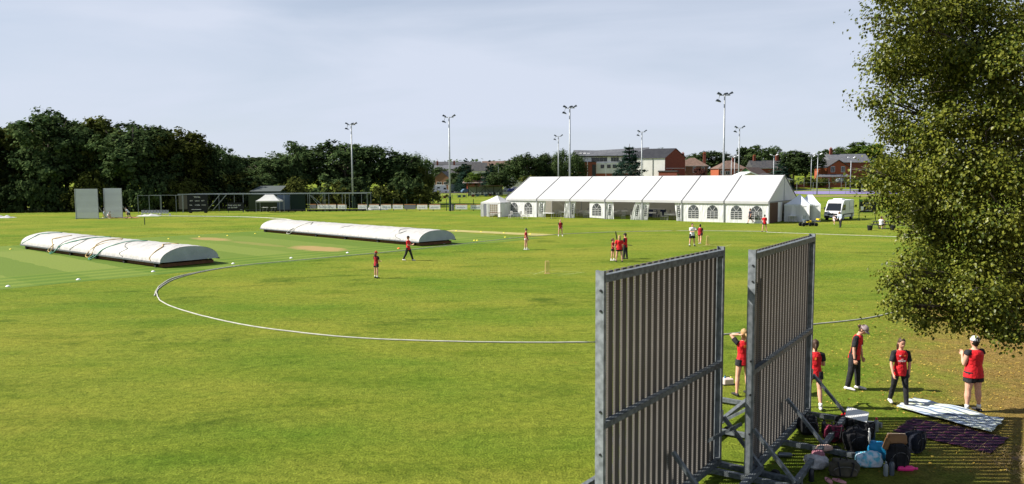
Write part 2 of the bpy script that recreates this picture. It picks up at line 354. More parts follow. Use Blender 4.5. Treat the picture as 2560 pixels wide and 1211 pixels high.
# purple tennis court and paths beyond
court_m = mat('purple_court', (.25, .21, .42), (.21, .18, .36), rough=.8, ns=.3)
def tsheet(name, x0, x1, y0, y1, m, dz=.02):
    mb = MB(); mb.grid(lambda a, b_: (x0 + (x1 - x0) * a, y0 + (y1 - y0) * b_, max(tz(x0 + (x1 - x0) * a, y0 + (y1 - y0) * b_), 0) + dz), 12, 12); return tag(mb.build(name, m), kind='structure')
tsheet('tennis_court', 74, 113, 189, 246, court_m)
tarm = mat('tarmac', (.055, .055, .058), (.07, .07, .07), rough=.9)
tsheet('car_park', -32, 12, 262, 312, tarm, .03)
tsheet('path', 70, 128, 176, 180, mat('worn_path', (.30, .22, .13), (.24, .2, .1), rough=.9, ns=1), .02)
# ================================================================ boundary rope
rope_m = mat('white_rope', (.56, .56, .48), (.42, .42, .36), rough=.85, ns=3)
def smooth_path(pts, n=8):
    out = []; P = [pts[0]] + pts + [pts[-1]]
    for i in range(1, len(P) - 2):
        p0, p1, p2, p3 = P[i - 1:i + 3]
        for k in range(n):
            t = k / n; out.append(.5 * ((2 * p1) + (-p0 + p2) * t + (2 * p0 - 5 * p1 + 4 * p2 - p3) * t * t + (-p0 + 3 * p1 - 3 * p2 + p3) * t ** 3))
    out.append(P[-2]); return out
def rope(name, pix, r, m, label, cat, group=None):
    pts = smooth_path([G(*p) for p in pix], 8); rr = random.Random(len(pix))
    pts = [Vector((p.x + rr.uniform(-.012, .012), p.y + rr.uniform(-.012, .012), r * .9)) for p in pts]
    mb = MB(); mb.tube(pts, r, 6); return tag(mb.build(name, m, smooth=True), label, cat, group)
main = [(2420, 604), (2260, 594), (2100, 588), (1930, 582), (1900, 579.5), (1700, 578), (1500, 582), (1340, 591), (1180, 608), (1000, 628), (870, 640), (730, 653), (620, 663), (520, 678), (440, 698), (398, 722), (393, 740), (412, 760), (480, 784), (600, 812), (740, 832), (900, 847), (1100, 855), (1300, 858), (1490, 857), (1650, 851), (1800, 839), (1900, 828), (2030, 813), (2180, 795), (2330, 757), (2480, 715), (2620, 690)]
rope('boundary_rope', main, .026, rope_m, 'long white boundary rope curving all round the near outfield', 'rope')
rope('boundary_rope', [(600, 665), (520, 677), (440, 694), (405, 712), (391, 727), (388, 738), (386, 741)], .03, rope_m, 'short loose rope end doubled beside the sharp left bend of the boundary', 'rope')
rope('white_hose', [(400, 541), (440, 541.5), (600, 543.5), (700, 548), (730, 552), (737, 555)], .06, rope_m, 'white hose on the far grass behind the farther roll-on cover', 'hose')
# ================================================================ roll-on covers
cov_m = mat('cover_sheet', (.52, .51, .485), (.43, .42, .40), rough=.6, ns=1.5, bump=.09, bs=1.9, stretch=(1.6, 1, 1))
cov_g = mat('cover_end_sheet', (.46, .50, .53), (.38, .42, .45), rough=.65, ns=1.5, bump=.03)
board_br = mat('brown_board', (.22, .10, .045), (.14, .07, .035), rough=.9, ns=3)
def cover(pR, pF, pL, apex, label, seedn):
    A = G(*pR, .34); B = G(*pF, .34); C = G(*pL, .34); A.z = B.z = C.z = 0
    ux = (A - C); Lg = ux.length; ux.normalize(); wd = 3.9; rz = math.atan2(ux.y, ux.x)
    t = thing('roll_on_cover', label, 'pitch cover', C, rz, 'roll-on covers on the cricket square')
    rr = random.Random(seedn); ph = [rr.uniform(0, 6) for _ in range(4)]
    def arc(a, b_):
        x = a * Lg; th = math.pi * b_; y = wd / 2 - wd / 2 * math.cos(th) * 1.0
        z = .34 + (apex - .34) * math.sin(th) ** .9 + .028 * abs(math.sin(x * math.pi / (Lg / 9)))  * math.sin(th)
        z += .012 * math.sin(7 * x + 3 * y + ph[0]); return (x, y, z)
    MB().grid(arc, 96, 18).build('cover_sheet', cov_m, t, True)
    for xx, k in ((.0, -1), (Lg, 1)):
        mb = MB(); mb.quad(*[(xx + k * .01, wd / 2 - wd / 2 * math.cos(math.pi * i / 16), .34 + (apex - .35) * math.sin(math.pi * i / 16) ** .9) for i in range(17)]); mb.build('end_sheet', cov_g, t)
    for yy in (-.02, wd + .02):
        MB().bar((-.05, yy, .33), (Lg + .05, yy, .33), .06, .09).build('side_rail', steel, t)
        mb = MB()
        for i in range(int(Lg / .35)): mb.bar((i * .35, yy - .035 if yy < 0 else yy + .035, .39), (i * .35 + .18, yy - .035 if yy < 0 else yy + .035, .34), .02)
        tag(mb.build('lacing', mat('lace', (.18, .18, .18)), t), kind='stuff')
    for i in range(6):
        x = .8 + i * (Lg - 1.6) / 5
        for yy in (.12, wd - .12):
            MB().cyl((x, yy - .06, .13), (x, yy + .06, .13), .13, n=12).build('wheel', tyre, t)
            MB().box((x, yy, .25), (.10, .10, .14)).build('wheel_bracket', dark_m, t)
    MB().box((Lg / 2, wd * .5, .13), (Lg - .4, wd - .5, .20)).build('turf_board', board_br, t)
    t['_L'] = Lg
    def onarc(x, b_, up=.02): p = arc(x / Lg, b_); return Vector((p[0], p[1], p[2] + up))
    return t, onarc, Lg
cvA, arcA, LA = cover((400, 658), (545, 647), (52, 612), 1.25, 'nearer white arched roll-on cover strewn with green and yellow hoses', 3)
cvB, arcB, LB = cover((1047, 606), (1133, 598), (651, 572), 1.22, 'farther white arched roll-on cover with pale ropes, near the middle of the square', 5)
def hose(cv, arc_, pts, c, name, label, cat='hose', group=None, r=.04):
    P = []
    for x, b_ in pts: P.append(arc_(x, b_) if b_ >= 0 else Vector((x, b_ * 1.2 - .1, .34 + b_ * .9)))
    P = smooth_path(P, 5); M = cv.matrix_basis
    Mx = Matrix.Translation(cv.location) @ Matrix.Rotation(cv.rotation_euler.z, 4, 'Z')
    mb = MB(); mb.tube([Mx @ p for p in P], r, 6); return tag(mb.build(name, c, smooth=True), label, cat, group)
hg = mat('green_hose', (.02, .24, .15), rough=.5); hy = mat('yellow_hose', (.50, .34, .10), rough=.6); hw = mat('grey_rope', (.20, .21, .19), rough=.8)
gA = 'hoses and ropes thrown over the nearer cover'
hose(cvA, arcA, [(.3, .03), (1.2, .14), (1.5, .24), (1.4, .33), (2.0, .42), (2.3, .55)], hg, 'green_hose', 'green hose looped over the left end of the nearer cover', 'hose', gA, .034)
hose(cvA, arcA, [(6.2, .42), (5.8, .3), (5.2, .22), (6.0, .12), (6.4, .04), (6.7, -.18), (6.1, -.1), (6.4, .1)], hy, 'yellow_rope', 'yellow rope hanging from the near edge left of centre on the nearer cover', 'rope', gA, .032)
hose(cvA, arcA, [(11.0, .55), (10.2, .45), (9.6, .3), (8.8, .2), (7.6, .08), (7.4, -.2), (7.0, -.3), (7.0, -.12)], hg, 'green_hose', 'green hose dropping off the near edge beside the left yellow rope', 'hose', gA)
hose(cvA, arcA, [(13.6, .5), (13.0, .38), (12.9, .24), (13.2, .12), (13.2, .02), (13.4, -.2), (12.8, -.15), (12.6, .02), (13.3, .2), (14.2, .45)], hy, 'yellow_rope', 'yellow rope knotted at the middle of the nearer cover', 'rope', gA, .032)
hose(cvA, arcA, [(16.6, .55), (15.8, .42), (15.3, .26), (14.6, .12), (14.2, -.02), (14.0, -.3), (13.6, -.25), (13.9, -.02)], hg, 'green_hose', 'green hose trailing to the grass right of the middle yellow rope', 'hose', gA)
hose(cvA, arcA, [(17.0, .5), (16.2, .36), (17.0, .24), (17.7, .2), (17.2, .08), (17.8, .02)], hw, 'grey_rope', 'thin grey rope wriggling over the right half of the nearer cover', 'rope', gA, .02)
hose(cvA, arcA, [(20.8, .55), (20.2, .44), (21.2, .34), (21.5, .2), (21.4, .06), (21.6, .01)], hy, 'yellow_rope', 'yellow rope over the right end of the nearer cover', 'rope', gA, .032)
hose(cvA, arcA, [(8.6, .55), (8.3, .4), (7.8, .22), (7.4, .1), (7.2, .02)], hw, 'grey_rope', 'thin grey rope left of centre on the nearer cover', 'rope', gA, .02)
hose(cvA, arcA, [(10.2, .52), (9.9, .36), (10.4, .24), (9.9, .1), (9.4, .02)], hw, 'grey_rope', 'thin grey rope at the centre of the nearer cover', 'rope', gA, .02)
gB = 'pale ropes thrown over the farther cover'
hose(cvB, arcB, [(8.4, .6), (7.8, .4), (7.4, .2), (6.8, .06), (6.6, -.2), (6.0, -.22), (5.8, 0), (6.6, .1), (7.6, .42), (8.6, .3), (9.3, .05)], rope_m, 'pale_rope', 'pale rope looped over the left part of the farther cover', 'rope', gB, .03)
hose(cvB, arcB, [(15.4, .55), (14.9, .36), (14.4, .28), (14.0, .1)], hw, 'grey_rope', 'grey rope over the centre of the farther cover', 'rope', gB, .02)
hose(cvB, arcB, [(23.4, .55), (22.6, .35), (23.2, .2), (23.6, .3), (22.9, .12), (23.8, .02)], hw, 'grey_rope', 'grey rope at the right end of the farther cover', 'rope', gB, .02)
# ================================================================ marker discs, stumps
def disc(px, py, m, name, label, group, s=1):
    me = DISC.get(name)
    if me is None:
        mb = MB(); mb.loft([(0, 0, .0), (0, 0, .012), (0, 0, .05), (0, 0, .07)], [.115, .11, .07, .035], n=14, cap=0); me = DISC[name] = mb.mesh(name, m, True)
    o = link(name, me, None, G(px, py)); o.scale = (s, s, s); return tag(o, label, 'marker disc', group)
DISC = {}
dw = mat('white_plastic', (.8, .8, .8), rough=.5); dy = mat('yellow_plastic', (.75, .62, .04), rough=.5); do_ = mat('orange_plastic', (.8, .16, .03), rough=.5)
for (px, py), lab in zip(((20, 717), (196, 700), (383, 680), (583, 660), (728, 646), (869, 633), (1110, 610)),
        ('at the far left edge of the field', 'second from the left in the near row', 'in front of the right end of the nearer cover', 'just right of the nearer cover', 'by the rope below the brown worn patch', 'right of the brown worn patch', 'by the right end of the farther cover')):
    disc(px, py, dw, 'white_marker_disc', 'white marker disc on the grass ' + lab, 'white discs along the edge of the square', 1.05)
for (px, py), lab in zip(((27, 624), (422, 598), (499, 593), (569, 590), (638, 585), (1141, 578), (1203, 580), (1260, 583), (1326, 586), (1186, 602), (1193, 602), (1263, 594)),
        ('left of the nearer cover', 'leftmost behind the nearer cover', 'second behind the nearer cover', 'third behind the nearer cover, by the brown patch', 'at the left end of the farther cover', 'on the left end of the artificial pitch', 'on the artificial pitch, second from its left', 'on the artificial pitch, near its middle', 'at the right end of the artificial pitch', 'left one of the pair right of the farther cover', 'right one of the pair right of the farther cover', 'on the dark grass below the artificial pitch')):
    disc(px, py, dy, 'yellow_marker_disc', 'yellow marker disc ' + lab, 'yellow discs round the artificial pitch and covers', 1.0)
disc(997, 622, do_, 'orange_marker_disc', 'orange marker disc left of the player in black trousers', None, 1.2)
wood_l = mat('pale_wood', (.62, .42, .20), rough=.6)
def wicket(px, py, label, m=wood_l, h=.71, rz=0):
    t = thing('wicket', label, 'wicket', G(px, py), rz, None)
    for k in (-1, 0, 1): MB().cyl((k * .1, 0, 0), (k * .1, 0, h), .022, n=8).build('stump', m, t)
    MB().cyl((-.11, 0, h + .012), (0, 0, h + .012), .012, n=6).build('bail', m, t); MB().cyl((.0, 0, h + .012), (.11, 0, h + .012), .012, n=6).build('bail', m, t)
    MB().box((0, 0, .015), (.3, .14, .03)).build('base', m, t); return t
wicket(1368, 684.5, 'nearer set of three pale wooden stumps left of the big screens', rz=.0)
wicket(1769, 613, 'farther set of three pale wooden stumps beside the umpire in white')
MB().loft([(0, 0, 0), (0, 0, .8), (0, 0, .95)], [.05, .05, .04], n=8, cap=0).build('short_post', green_paint, None, loc=G(362, 563))
tag(bpy.data.objects['short_post'], 'short dark post standing alone in the far left grass', 'post')
# ================================================================ near sight screens
slat_m = mat('slat_back', (.135, .120, .104), (.085, .076, .067), rough=.75, ns=2.2, detail=8, stretch=(1, 1, .22))
rung_m = mat('slat_web', (.27, .26, .245), (.21, .20, .19), rough=.6, ns=4)
def screen(P0, P1, top, label, ncol=21):
    A = Vector((P0[0], P0[1], 0)); B = Vector((P1[0], P1[1], 0)); Ln = (B - A).length; rz = math.atan2((B - A).y, (B - A).x)
    t = thing('sight_screen', label, 'sight screen', A, rz, 'slatted steel sight screens in the foreground')
    # local x along the panel, local +y = lit front side, -y = back towards the camera
    for x in (.0, Ln):
        mb = MB(); e = -1 if x == 0 else 1
        mb.box((x, -.03, (top + .1) / 2 + .03), (.012, .13, top - .06)); mb.box((x - e * .03, -.09, (top + .1) / 2 + .03), (.06, .012, top - .06)); mb.box((x - e * .03, .03, (top + .1) / 2 + .03), (.06, .012, top - .06))
        mb.build('post', steel_sunlit, t)
        for z in (top - .22, top - .5, 2.2, 1.6, .9): MB().cyl((x, -.05, z), (x + e * .02, -.05, z), .018, n=8).build('bolt', dark_m, t)
    for z, hh in ((top - .06, .105), (2.0, .085), (.17, .11)):
        mb = MB(); mb.box((Ln / 2, -.095, z), (Ln - .04, .012, hh)); mb.box((Ln / 2, -.05, z + hh / 2 - .006), (Ln - .04, .09, .012)); mb.box((Ln / 2, -.05, z - hh / 2 + .006), (Ln - .04, .09, .012))
        mb.build('rail', steel, t)
    pitch = (Ln - .16) / ncol; slat = None; web = None; z0 = .12; zt = top + .014
    for i in range(ncol):
        x = .08 + pitch * (i + .5)
        if slat is None:
            mb = MB(); hw_ = pitch * .31; mb.add([(-hw_, .0, z0), (hw_, .0, z0), (hw_ * .96, .038, z0), (-hw_ * .96, .038, z0), (-hw_, .0, zt), (hw_, .0, zt), (hw_ * .96, .038, zt), (-hw_ * .96, .038, zt)],
                [(0, 1, 5, 4), (1, 2, 6, 5), (2, 3, 7, 6), (3, 0, 4, 7), (4, 5, 6, 7), (3, 2, 1, 0)])
            slat = mb.mesh('slat', slat_m)
            mb = MB(); z = z0
            while z < zt - .12: mb.box((0, .006, z), (pitch * .38, .010, .006)); z += .036
            web = mb.mesh('slot_web', rung_m)
        o = link('slat', slat, t, (x, .012, 0))
        if i < ncol - 1:
            o = link('slot_web', web, t, (x + pitch / 2, .012, 0))
    for st in (.0, Ln / 2, Ln):
        y0 = -1.55 if st else -1.2; y1 = 2.4 if st == Ln else 1.4
        MB().box((st, (y0 + y1) / 2, .10), (.09, y1 - y0, .09)).build('foot', steel, t)
        MB().bar((st, -.12, 1.0), (st, -.84, .20), .08, .055).build('brace', steel, t)
        MB().bar((st, .10, 1.05), (st, 1.32, .20), .08, .055).build('brace', steel, t)
        for yy in (-1.05, y1 - .3): MB().cyl((st - .05 + .1, yy, .09), (st + .14, yy, .09), .09, n=12).build('wheel', tyre, t)
    for yy in (-.84, 1.32): MB().box((Ln / 2, yy, .19), (Ln, .09, .09)).build('base_rail', steel, t)
    MB().box((Ln - .06, -.12, 1.03), (.07, .02, .22)).build('bracket_plate', mat('bare_plate', (.5, .52, .54), rough=.4, metal=.4), t)
    return t
def top_pt(px, py, zt): p = G(px, py, zt); return (p.x, p.y)
ZT = 4.10
screen(top_pt(1495, 686, ZT), top_pt(1800, 623, ZT), ZT, 'nearer left sight screen of tall grey slats, its back to us')
screen(top_pt(1876, 632, ZT), top_pt(2028, 590, ZT), ZT, 'right-hand sight screen of tall grey slats with girls standing beyond it')
# ================================================================ marquee
A0 = W(1265, 541, 109.0); B0 = W(1922, 559, 88.0); A0.z = 0; B0.z = 0
ML = (B0 - A0).length; BAY = ML / 7; MW = 12.6; EAV = 2.55; RDG = 5.62; mrz = math.atan2((B0 - A0).y, (B0 - A0).x)
mq = thing('marquee', 'long white marquee with arched windows and open curtained bays beyond the outfield', 'marquee', A0, mrz)
MQM = Matrix.Translation(A0) @ Matrix.Rotation(mrz, 4, 'Z')
def mw(x, y, z=0): return MQM @ Vector((x, y, z))
seam_m = mat('seam_grey', (.20, .205, .21), rough=.6); alu = mat('aluminium', (.45, .46, .48), rough=.4, metal=.5)
wood_d = mat('brown_boards', (.10, .05, .028), (.15, .08, .045), rough=.85, ns=4, stretch=(6, 6, .5))
clear = mat('clear_window', (.10, .11, .12), (.035, .04, .045), rough=.25, ns=1.1, spec=.5, alpha=.9)
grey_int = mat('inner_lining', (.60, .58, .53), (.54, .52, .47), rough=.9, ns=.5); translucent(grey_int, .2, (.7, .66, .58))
for i in range(7):
    x0 = i * BAY + .03; x1 = (i + 1) * BAY - .03
    def rf(y0, z0, y1, z1, nm):
        def fn(a, b_):
            s = math.sin(math.pi * a) * math.sin(math.pi * b_) * -.05
            return (x0 + (x1 - x0) * a, y0 + (y1 - y0) * b_, z0 + (z1 - z0) * b_ + s)
        MB().grid(fn, 8, 8).build(nm, white_pvc, mq, True)
    rf(-.12, EAV, MW / 2, RDG, 'roof_panel'); rf(MW + .12, EAV, MW / 2, RDG, 'roof_panel')
    MB().b2(x0, x1, -.16, -.13, EAV - .27, EAV + .02).build('valance', white_pvc, mq)
for i in range(8):
    x = i * BAY
    mb = MB()
    mb.bar((x, -.13, EAV + .02), (x, MW / 2, RDG + .03), .11, .06); mb.bar((x, MW + .13, EAV + .02), (x, MW / 2, RDG + .03), .11, .06); mb.b2(x - .07, x + .07, -.19, -.13, EAV - .27, EAV + .03); mb.build('roof_beam', seam_m, mq)
    MB().b2(x - .06, x + .06, -.1, .03, 0, EAV - .02).build('leg', alu, mq); MB().b2(x - .06, x + .06, MW - .03, MW + .1, 0, EAV - .02).build('leg', alu, mq)
def arch_panel(x0, x1, cx, ww, z0=0.0, z1=2.3, zb=.42, zs=1.32, y=0.0, half_cover=False, narrow=False):
    ow = []
    hw_ = ww / 2; n = 10
    out = [(cx - hw_, zb), (cx - hw_, (zb + zs) / 2), (cx - hw_, zs)] + [(cx - hw_ * math.cos(math.pi * k / n), zs + hw_ * 1.05 * math.sin(math.pi * k / n)) for k in range(1, n)] + [(cx + hw_, zs), (cx + hw_, (zb + zs) / 2), (cx + hw_, zb)]
    def proj(p):
        dx = p[0] - cx; dz = p[1] - (zb + zs) / 2; zc = (zb + zs) / 2
        ks = []
        if dx > 0: ks.append((x1 - cx) / dx)
        if dx < 0: ks.append((x0 - cx) / dx)
        if dz > 0: ks.append((z1 - zc) / dz)
        if dz < 0: ks.append((z0 - zc) / dz)
        k = min(ks); return (cx + dx * k, zc + dz * k)
    mb = MB(); o2 = [proj(p) for p in out]; N_ = len(out)
    # corners
    vs = [(a, y, b_) for a, b_ in out] + [(a, y, b_) for a, b_ in o2]
    fs = [(i, (i + 1) % N_, N_ + (i + 1) % N_, N_ + i) for i in range(N_)]
    mb.add(vs, fs)
    for i in range(N_):
        p = o2[i]; q = o2[(i + 1) % N_]
        for cxn, czn in ((x0, z0), (x1, z0), (x0, z1), (x1, z1)):
            onv = lambda r: abs(r[0] - cxn) < 1e-6; onh = lambda r: abs(r[1] - czn) < 1e-6
            if (onv(p) and onh(q)) or (onh(p) and onv(q)):
                if not ((onv(p) and onh(p)) or (onv(q) and onh(q))): mb.quad((p[0], y, p[1]), (q[0], y, q[1]), (cxn, y, czn))
    mb.build('wall_panel', white_cloth, mq)
    p = MB(); p.quad(*[(a, y + .012, b_) for a, b_ in out]); wd_ = p.build('window', clear, mq)
    mb = MB()
    if not narrow:
        for k in (1, 2): mb.b2(cx - hw_ + ww * k / 3 - .025, cx - hw_ + ww * k / 3 + .025, y - .012, y - .004, zb, zs)
    mb.bar((cx, y - .008, zs), (cx - hw_ * .6, y - .008, zs + hw_ * .85), .045, .008, up=(0, 1, 0)); mb.bar((cx, y - .008, zs), (cx + hw_ * .6, y - .008, zs + hw_ * .85), .045, .008, up=(0, 1, 0))
    mb.build('glazing_bars', white_pvc, wd_)
    mb = MB()
    for k in range(0, 5): mb.b2(cx - hw_, cx + hw_, y - .024, y - .015, zb + (zs - zb) * k / 4 - .025, zb + (zs - zb) * k / 4 + .025)
    mb.build('cross_bars', white_pvc, wd_)
    if half_cover:
        s = 1 if half_cover > 0 else -1
        mb = MB(); xs_ = sorted((cx - s * hw_ * .25, cx + s * hw_ * 1.02)); mb.grid(lambda a, b_: (xs_[0] + (xs_[1] - xs_[0]) * a, y + .035 + .01 * math.sin(9 * a), 1.12 + 1.1 * b_ * (1 - .05 * a)), 6, 6); mb.build('blind', mat('window_blind', (.60, .63, .70), rough=.8), wd_)
arch_panel(.08, BAY / 2, BAY * .27, 1.25); arch_panel(BAY / 2, BAY - .08, BAY * .72, 1.35)
for b_, cv in ((5, (1, -1)), (6, (1, 1))):
    arch_panel(b_ * BAY + .08, b_ * BAY + BAY / 2, b_ * BAY + BAY * .28, 1.35, half_cover=cv[0]); arch_panel(b_ * BAY + BAY / 2, (b_ + 1) * BAY - .08, b_ * BAY + BAY * .73, 1.35, half_cover=cv[1])
arch_panel(2 * BAY + BAY * .56, 3 * BAY - .08, 2 * BAY + BAY * .76, 1.35)
def curtain(xt0, xt1, xb0, xb1, window=True, ph=0):
    def fn(a, b_):
        k = b_ ** .8; l = xt0 + (xb0 - xt0) * k; r = xt1 + (xb1 - xt1) * k; w_ = r - l
        return (l + w_ * a, .06 + .10 * math.sin(a * (16 + 3 * ph) + ph) * (0.4 + b_ * .8) + .03 * math.sin(31 * a + 9 * b_), 2.32 - 2.3 * b_)
    c = MB().grid(fn, 40, 14).build('curtain', white_cloth, mq, True)
    if window:
        def f2(a, b_):
            a2 = .35 + .33 * a; bb = .18 + .62 * b_; q = fn(a2, bb); return (q[0], q[1] - .02, q[2])
        g = MB(); hw_ = 4
        for i in range(3):
            for j in range(6):
                def f3(a, b_, i=i, j=j):
                    return f2((i + .12 + .76 * a) / 3, (j + .15 + .7 * b_) / 6)
                g.grid(f3, 2, 2)
        g.build('window_print', clear, c)
curtain(BAY + .08, BAY + BAY * .26, BAY + .08, BAY + BAY * .22, True, 1)
curtain(2 * BAY - BAY * .16, 2 * BAY - .05, 2 * BAY - BAY * .20, 2 * BAY - .1, False, 2)
curtain(2 * BAY + .05, 2 * BAY + BAY * .16, 2 * BAY - .05, 2 * BAY + BAY * .12, True, 3)
curtain(3 * BAY + .08, 3 * BAY + BAY * .22, 3 * BAY + .05, 3 * BAY + BAY * .24, True, 2)
curtain(4 * BAY - BAY * .18, 4 * BAY - .05, 4 * BAY - BAY * .30, 4 * BAY - .15, True, 4)
curtain(4 * BAY + .05, 4 * BAY + BAY * .18, 4 * BAY - .05, 4 * BAY + BAY * .14, True, 5)
curtain(5 * BAY - BAY * .20, 5 * BAY - .05, 5 * BAY - BAY * .14, 5 * BAY - .02, True, 1)
# back wall, left gable
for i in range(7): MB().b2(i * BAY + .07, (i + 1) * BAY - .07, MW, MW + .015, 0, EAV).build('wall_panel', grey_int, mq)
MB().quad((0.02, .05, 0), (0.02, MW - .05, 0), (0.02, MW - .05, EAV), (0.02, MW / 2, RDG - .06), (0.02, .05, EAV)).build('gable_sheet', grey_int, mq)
# right gable: upper triangle, brown door boards, white side sheets
xg = ML - .02
for y0, y1 in ((.06, MW / 2 - .03), (MW / 2 + .03, MW - .06)):
    za = EAV + (RDG - EAV) * (y0 + .12) / (MW / 2 + .12) if y0 < 1 else RDG - .05; zb_ = RDG - .05 if y0 < 1 else EAV
    MB().quad((xg, y0, EAV - .1), (xg, y1, EAV - .1), (xg, y1, zb_ - .04), (xg, y0, za - .04)).build('gable_sheet', white_pvc, mq)
MB().b2(xg - .04, xg + .05, 0, MW, EAV - .14, EAV - .04).build('gable_rail', seam_m, mq)
MB().b2(xg - .06, xg + .06, MW / 2 - .04, MW / 2 + .04, EAV - .04, RDG - .15).build('gable_post', alu, mq)
for k in range(7): MB().b2(xg, xg + .04, .30 + k * .48, .74 + k * .48, .02, EAV - .18).build('door_board', wood_d, mq)
MB().b2(xg - .02, xg + .06, .08, .26, 0, EAV - .15).build('door_jamb', mat('tan_wood', (.22, .12, .05), rough=.8), mq)
MB().grid(lambda a, b_: (xg + .05 * math.sin(a * 14), 3.75 + 1.7 * a, .02 + 2.36 * b_), 20, 3).build('gable_sheet', white_cloth, mq, True)
MB().grid(lambda a, b_: (xg + .04 * math.sin(a * 25), 9.4 + 3.1 * a, .02 + 2.36 * b_), 20, 3).build('gable_sheet', white_cloth, mq, True)
MB().b2(xg, xg + .02, 5.5, 9.35, 1.0, 2.3).build('window', mat('tinted_sheet', (.17, .13, .10), (.30, .25, .2), rough=.5, ns=2, stretch=(3, 3, .5)), mq)
MB().b2(xg, xg + .02, 5.5, 9.35, .02, .98).build('gable_sheet', dark_m, mq)
# furniture in the marquee
chair_m = mat('limewashed_wood', (.55, .54, .52), (.46, .45, .43), rough=.6)
def make_chair(label):
    t = thing('banquet_chair', label, 'chair', (0, 0, 0), 0, 'pale banquet chairs in the marquee')
    MB().box((0, 0, .45), (.42, .42, .05)).build('seat', chair_m, t)
    mb = MB(); mb.bar((-.19, .2, .47), (-.19, .25, .95), .035); mb.bar((.19, .2, .47), (.19, .25, .95), .035); mb.bar((-.19, .25, .93), (.19, .25, .93), .05, .09); mb.bar((-.19, .23, .72), (.19, .23, .72), .03, .05)
    for k in (-.1, 0, .1): mb.bar((k, .21, .5), (k, .25, .9), .02)
    mb.build('backrest', chair_m, t)
    for x in (-.18, .18):
        for y in (-.18, .18): MB().bar((x, y, 0), (x, y, .43), .04).build('leg', chair_m, t)
    return t
ch0 = None; spots = []
rr = random.Random(5)
openb = {1: (.28, .82), 2: (.15, .55), 3: (.24, .78), 4: (.18, .80)}
names = {1: 'first bay', 2: 'second bay', 3: 'third bay', 4: 'fourth bay'}
tabt = mat('white_tablecloth', (.66, .66, .66), (.6, .6, .6), rough=.8)
tg = None
def make_table(label, w_=1.8, d=.9, h=.74, m=tabt, round_=True, name='round_table', group=None):
    t = thing(name, label, 'table', (0, 0, 0), 0, group)
    if round_: MB().loft([(0, 0, h - .12), (0, 0, h - .01), (0, 0, h)], [.80, .77, .75], n=20, cap=0).build('tabletop', m, t)
    else: MB().box((0, 0, h), (w_, d, .04)).build('tabletop', m, t)
    for x in (-1, 1):
        for y in (-1, 1):
            q = (.4, .4) if round_ else (w_ / 2 - .15, d / 2 - .1)
            MB().bar((x * q[0], y * q[1], 0), (x * q[0], y * q[1], h - .03), .035).build('leg', alu, t)
    return t
tt0 = make_table('round white table in the first open bay from the left, nearest the grass', group='round tables in the marquee')
tabs = []
for b_ in (1, 2, 3, 4):
    for r_, yy in enumerate((2.4, 5.8, 9.2)):
        if b_ == 3 and r_ == 0: continue
        cx = (b_ + sum(openb[b_]) / 2 + (.25 if r_ else 0)) * BAY + rr.uniform(-.2, .2); tabs.append((cx, yy, b_, r_))
first = True
rown = ('nearest the grass', 'mid floor', 'by the back wall')
sides = ('left of', 'behind', 'right of', 'in front of', 'front left of')
for cx, yy, b_, r_ in tabs:
    lab = f'round white table in the {names[b_]} with curtains, {rown[r_]}'
    if first: tt0.location = mw(cx, yy); tt0['label'] = lab
    else: dup(tt0, mw(cx, yy), 0, lab)
    for k, ang in enumerate((180, 90, 0, -90, -130)):
        a = R(ang + rr.uniform(-9, 9)); x = cx + 1.05 * math.cos(a); y = yy + 1.05 * math.sin(a)
        lab = f'pale chair {sides[k]} the table {rown[r_]}, {names[b_].replace("bay", "curtained bay")}'
        if ch0 is None: ch0 = make_chair(lab); ch0.location = mw(x, y); ch0.rotation_euler = (0, 0, mrz + a + R(-90)); continue
        dup(ch0, mw(x, y), mrz + a + R(-90) , lab)
    first = False
for k, (fx, fy) in enumerate(((3.40, 1.0), (3.66, .9), (3.78, 1.4))):
    dup(ch0, mw(fx * BAY, fy), mrz + k, 'pale banquet chair standing at the front of the third open bay, ' + ('left one', 'middle one', 'right one')[k])
bar = thing('bar_counter', 'dark bar counter at the back of the third open bay', 'bar counter', mw(3.62 * BAY, 8.5), mrz)
MB().box((0, 0, .52), (3.0, .6, 1.04)).build('counter', mat('navy_panel', (.02, .03, .08), rough=.6), bar); MB().box((0, 0, 1.06), (3.1, .7, .05)).build('counter_top', tabt, bar)
# outside tables
def trestle(px, py, label, rz, w_=1.8, m=white_paint):
    t = make_table(label, w_, .75, .74, m, False, 'folding_table'); t.location = G(px, py); t.rotation_euler = (0, 0, rz); return t
brt = mat('brown_tabletop', (.16, .09, .06), rough=.6)
trestle(1371, 547, 'white folding table standing on the grass in front of the first open bay', mrz, 1.6)
trestle(1238, 546, 'brown folding bench table in front of the little tent by the marquee', mrz, 1.7, brt)
trestle(1292, 546, 'thin folding table under the left arched windows', mrz, 1.0, alu)
for k, (px, py, l) in enumerate(((1276, 546, 'left'), (1306, 547, 'middle'), (1318, 547, 'right'))):
    dup(ch0, G(px, py), mrz + 1.5 * k, f'{l} one of the chairs out on the grass below the arched windows', 'chairs out on the grass')
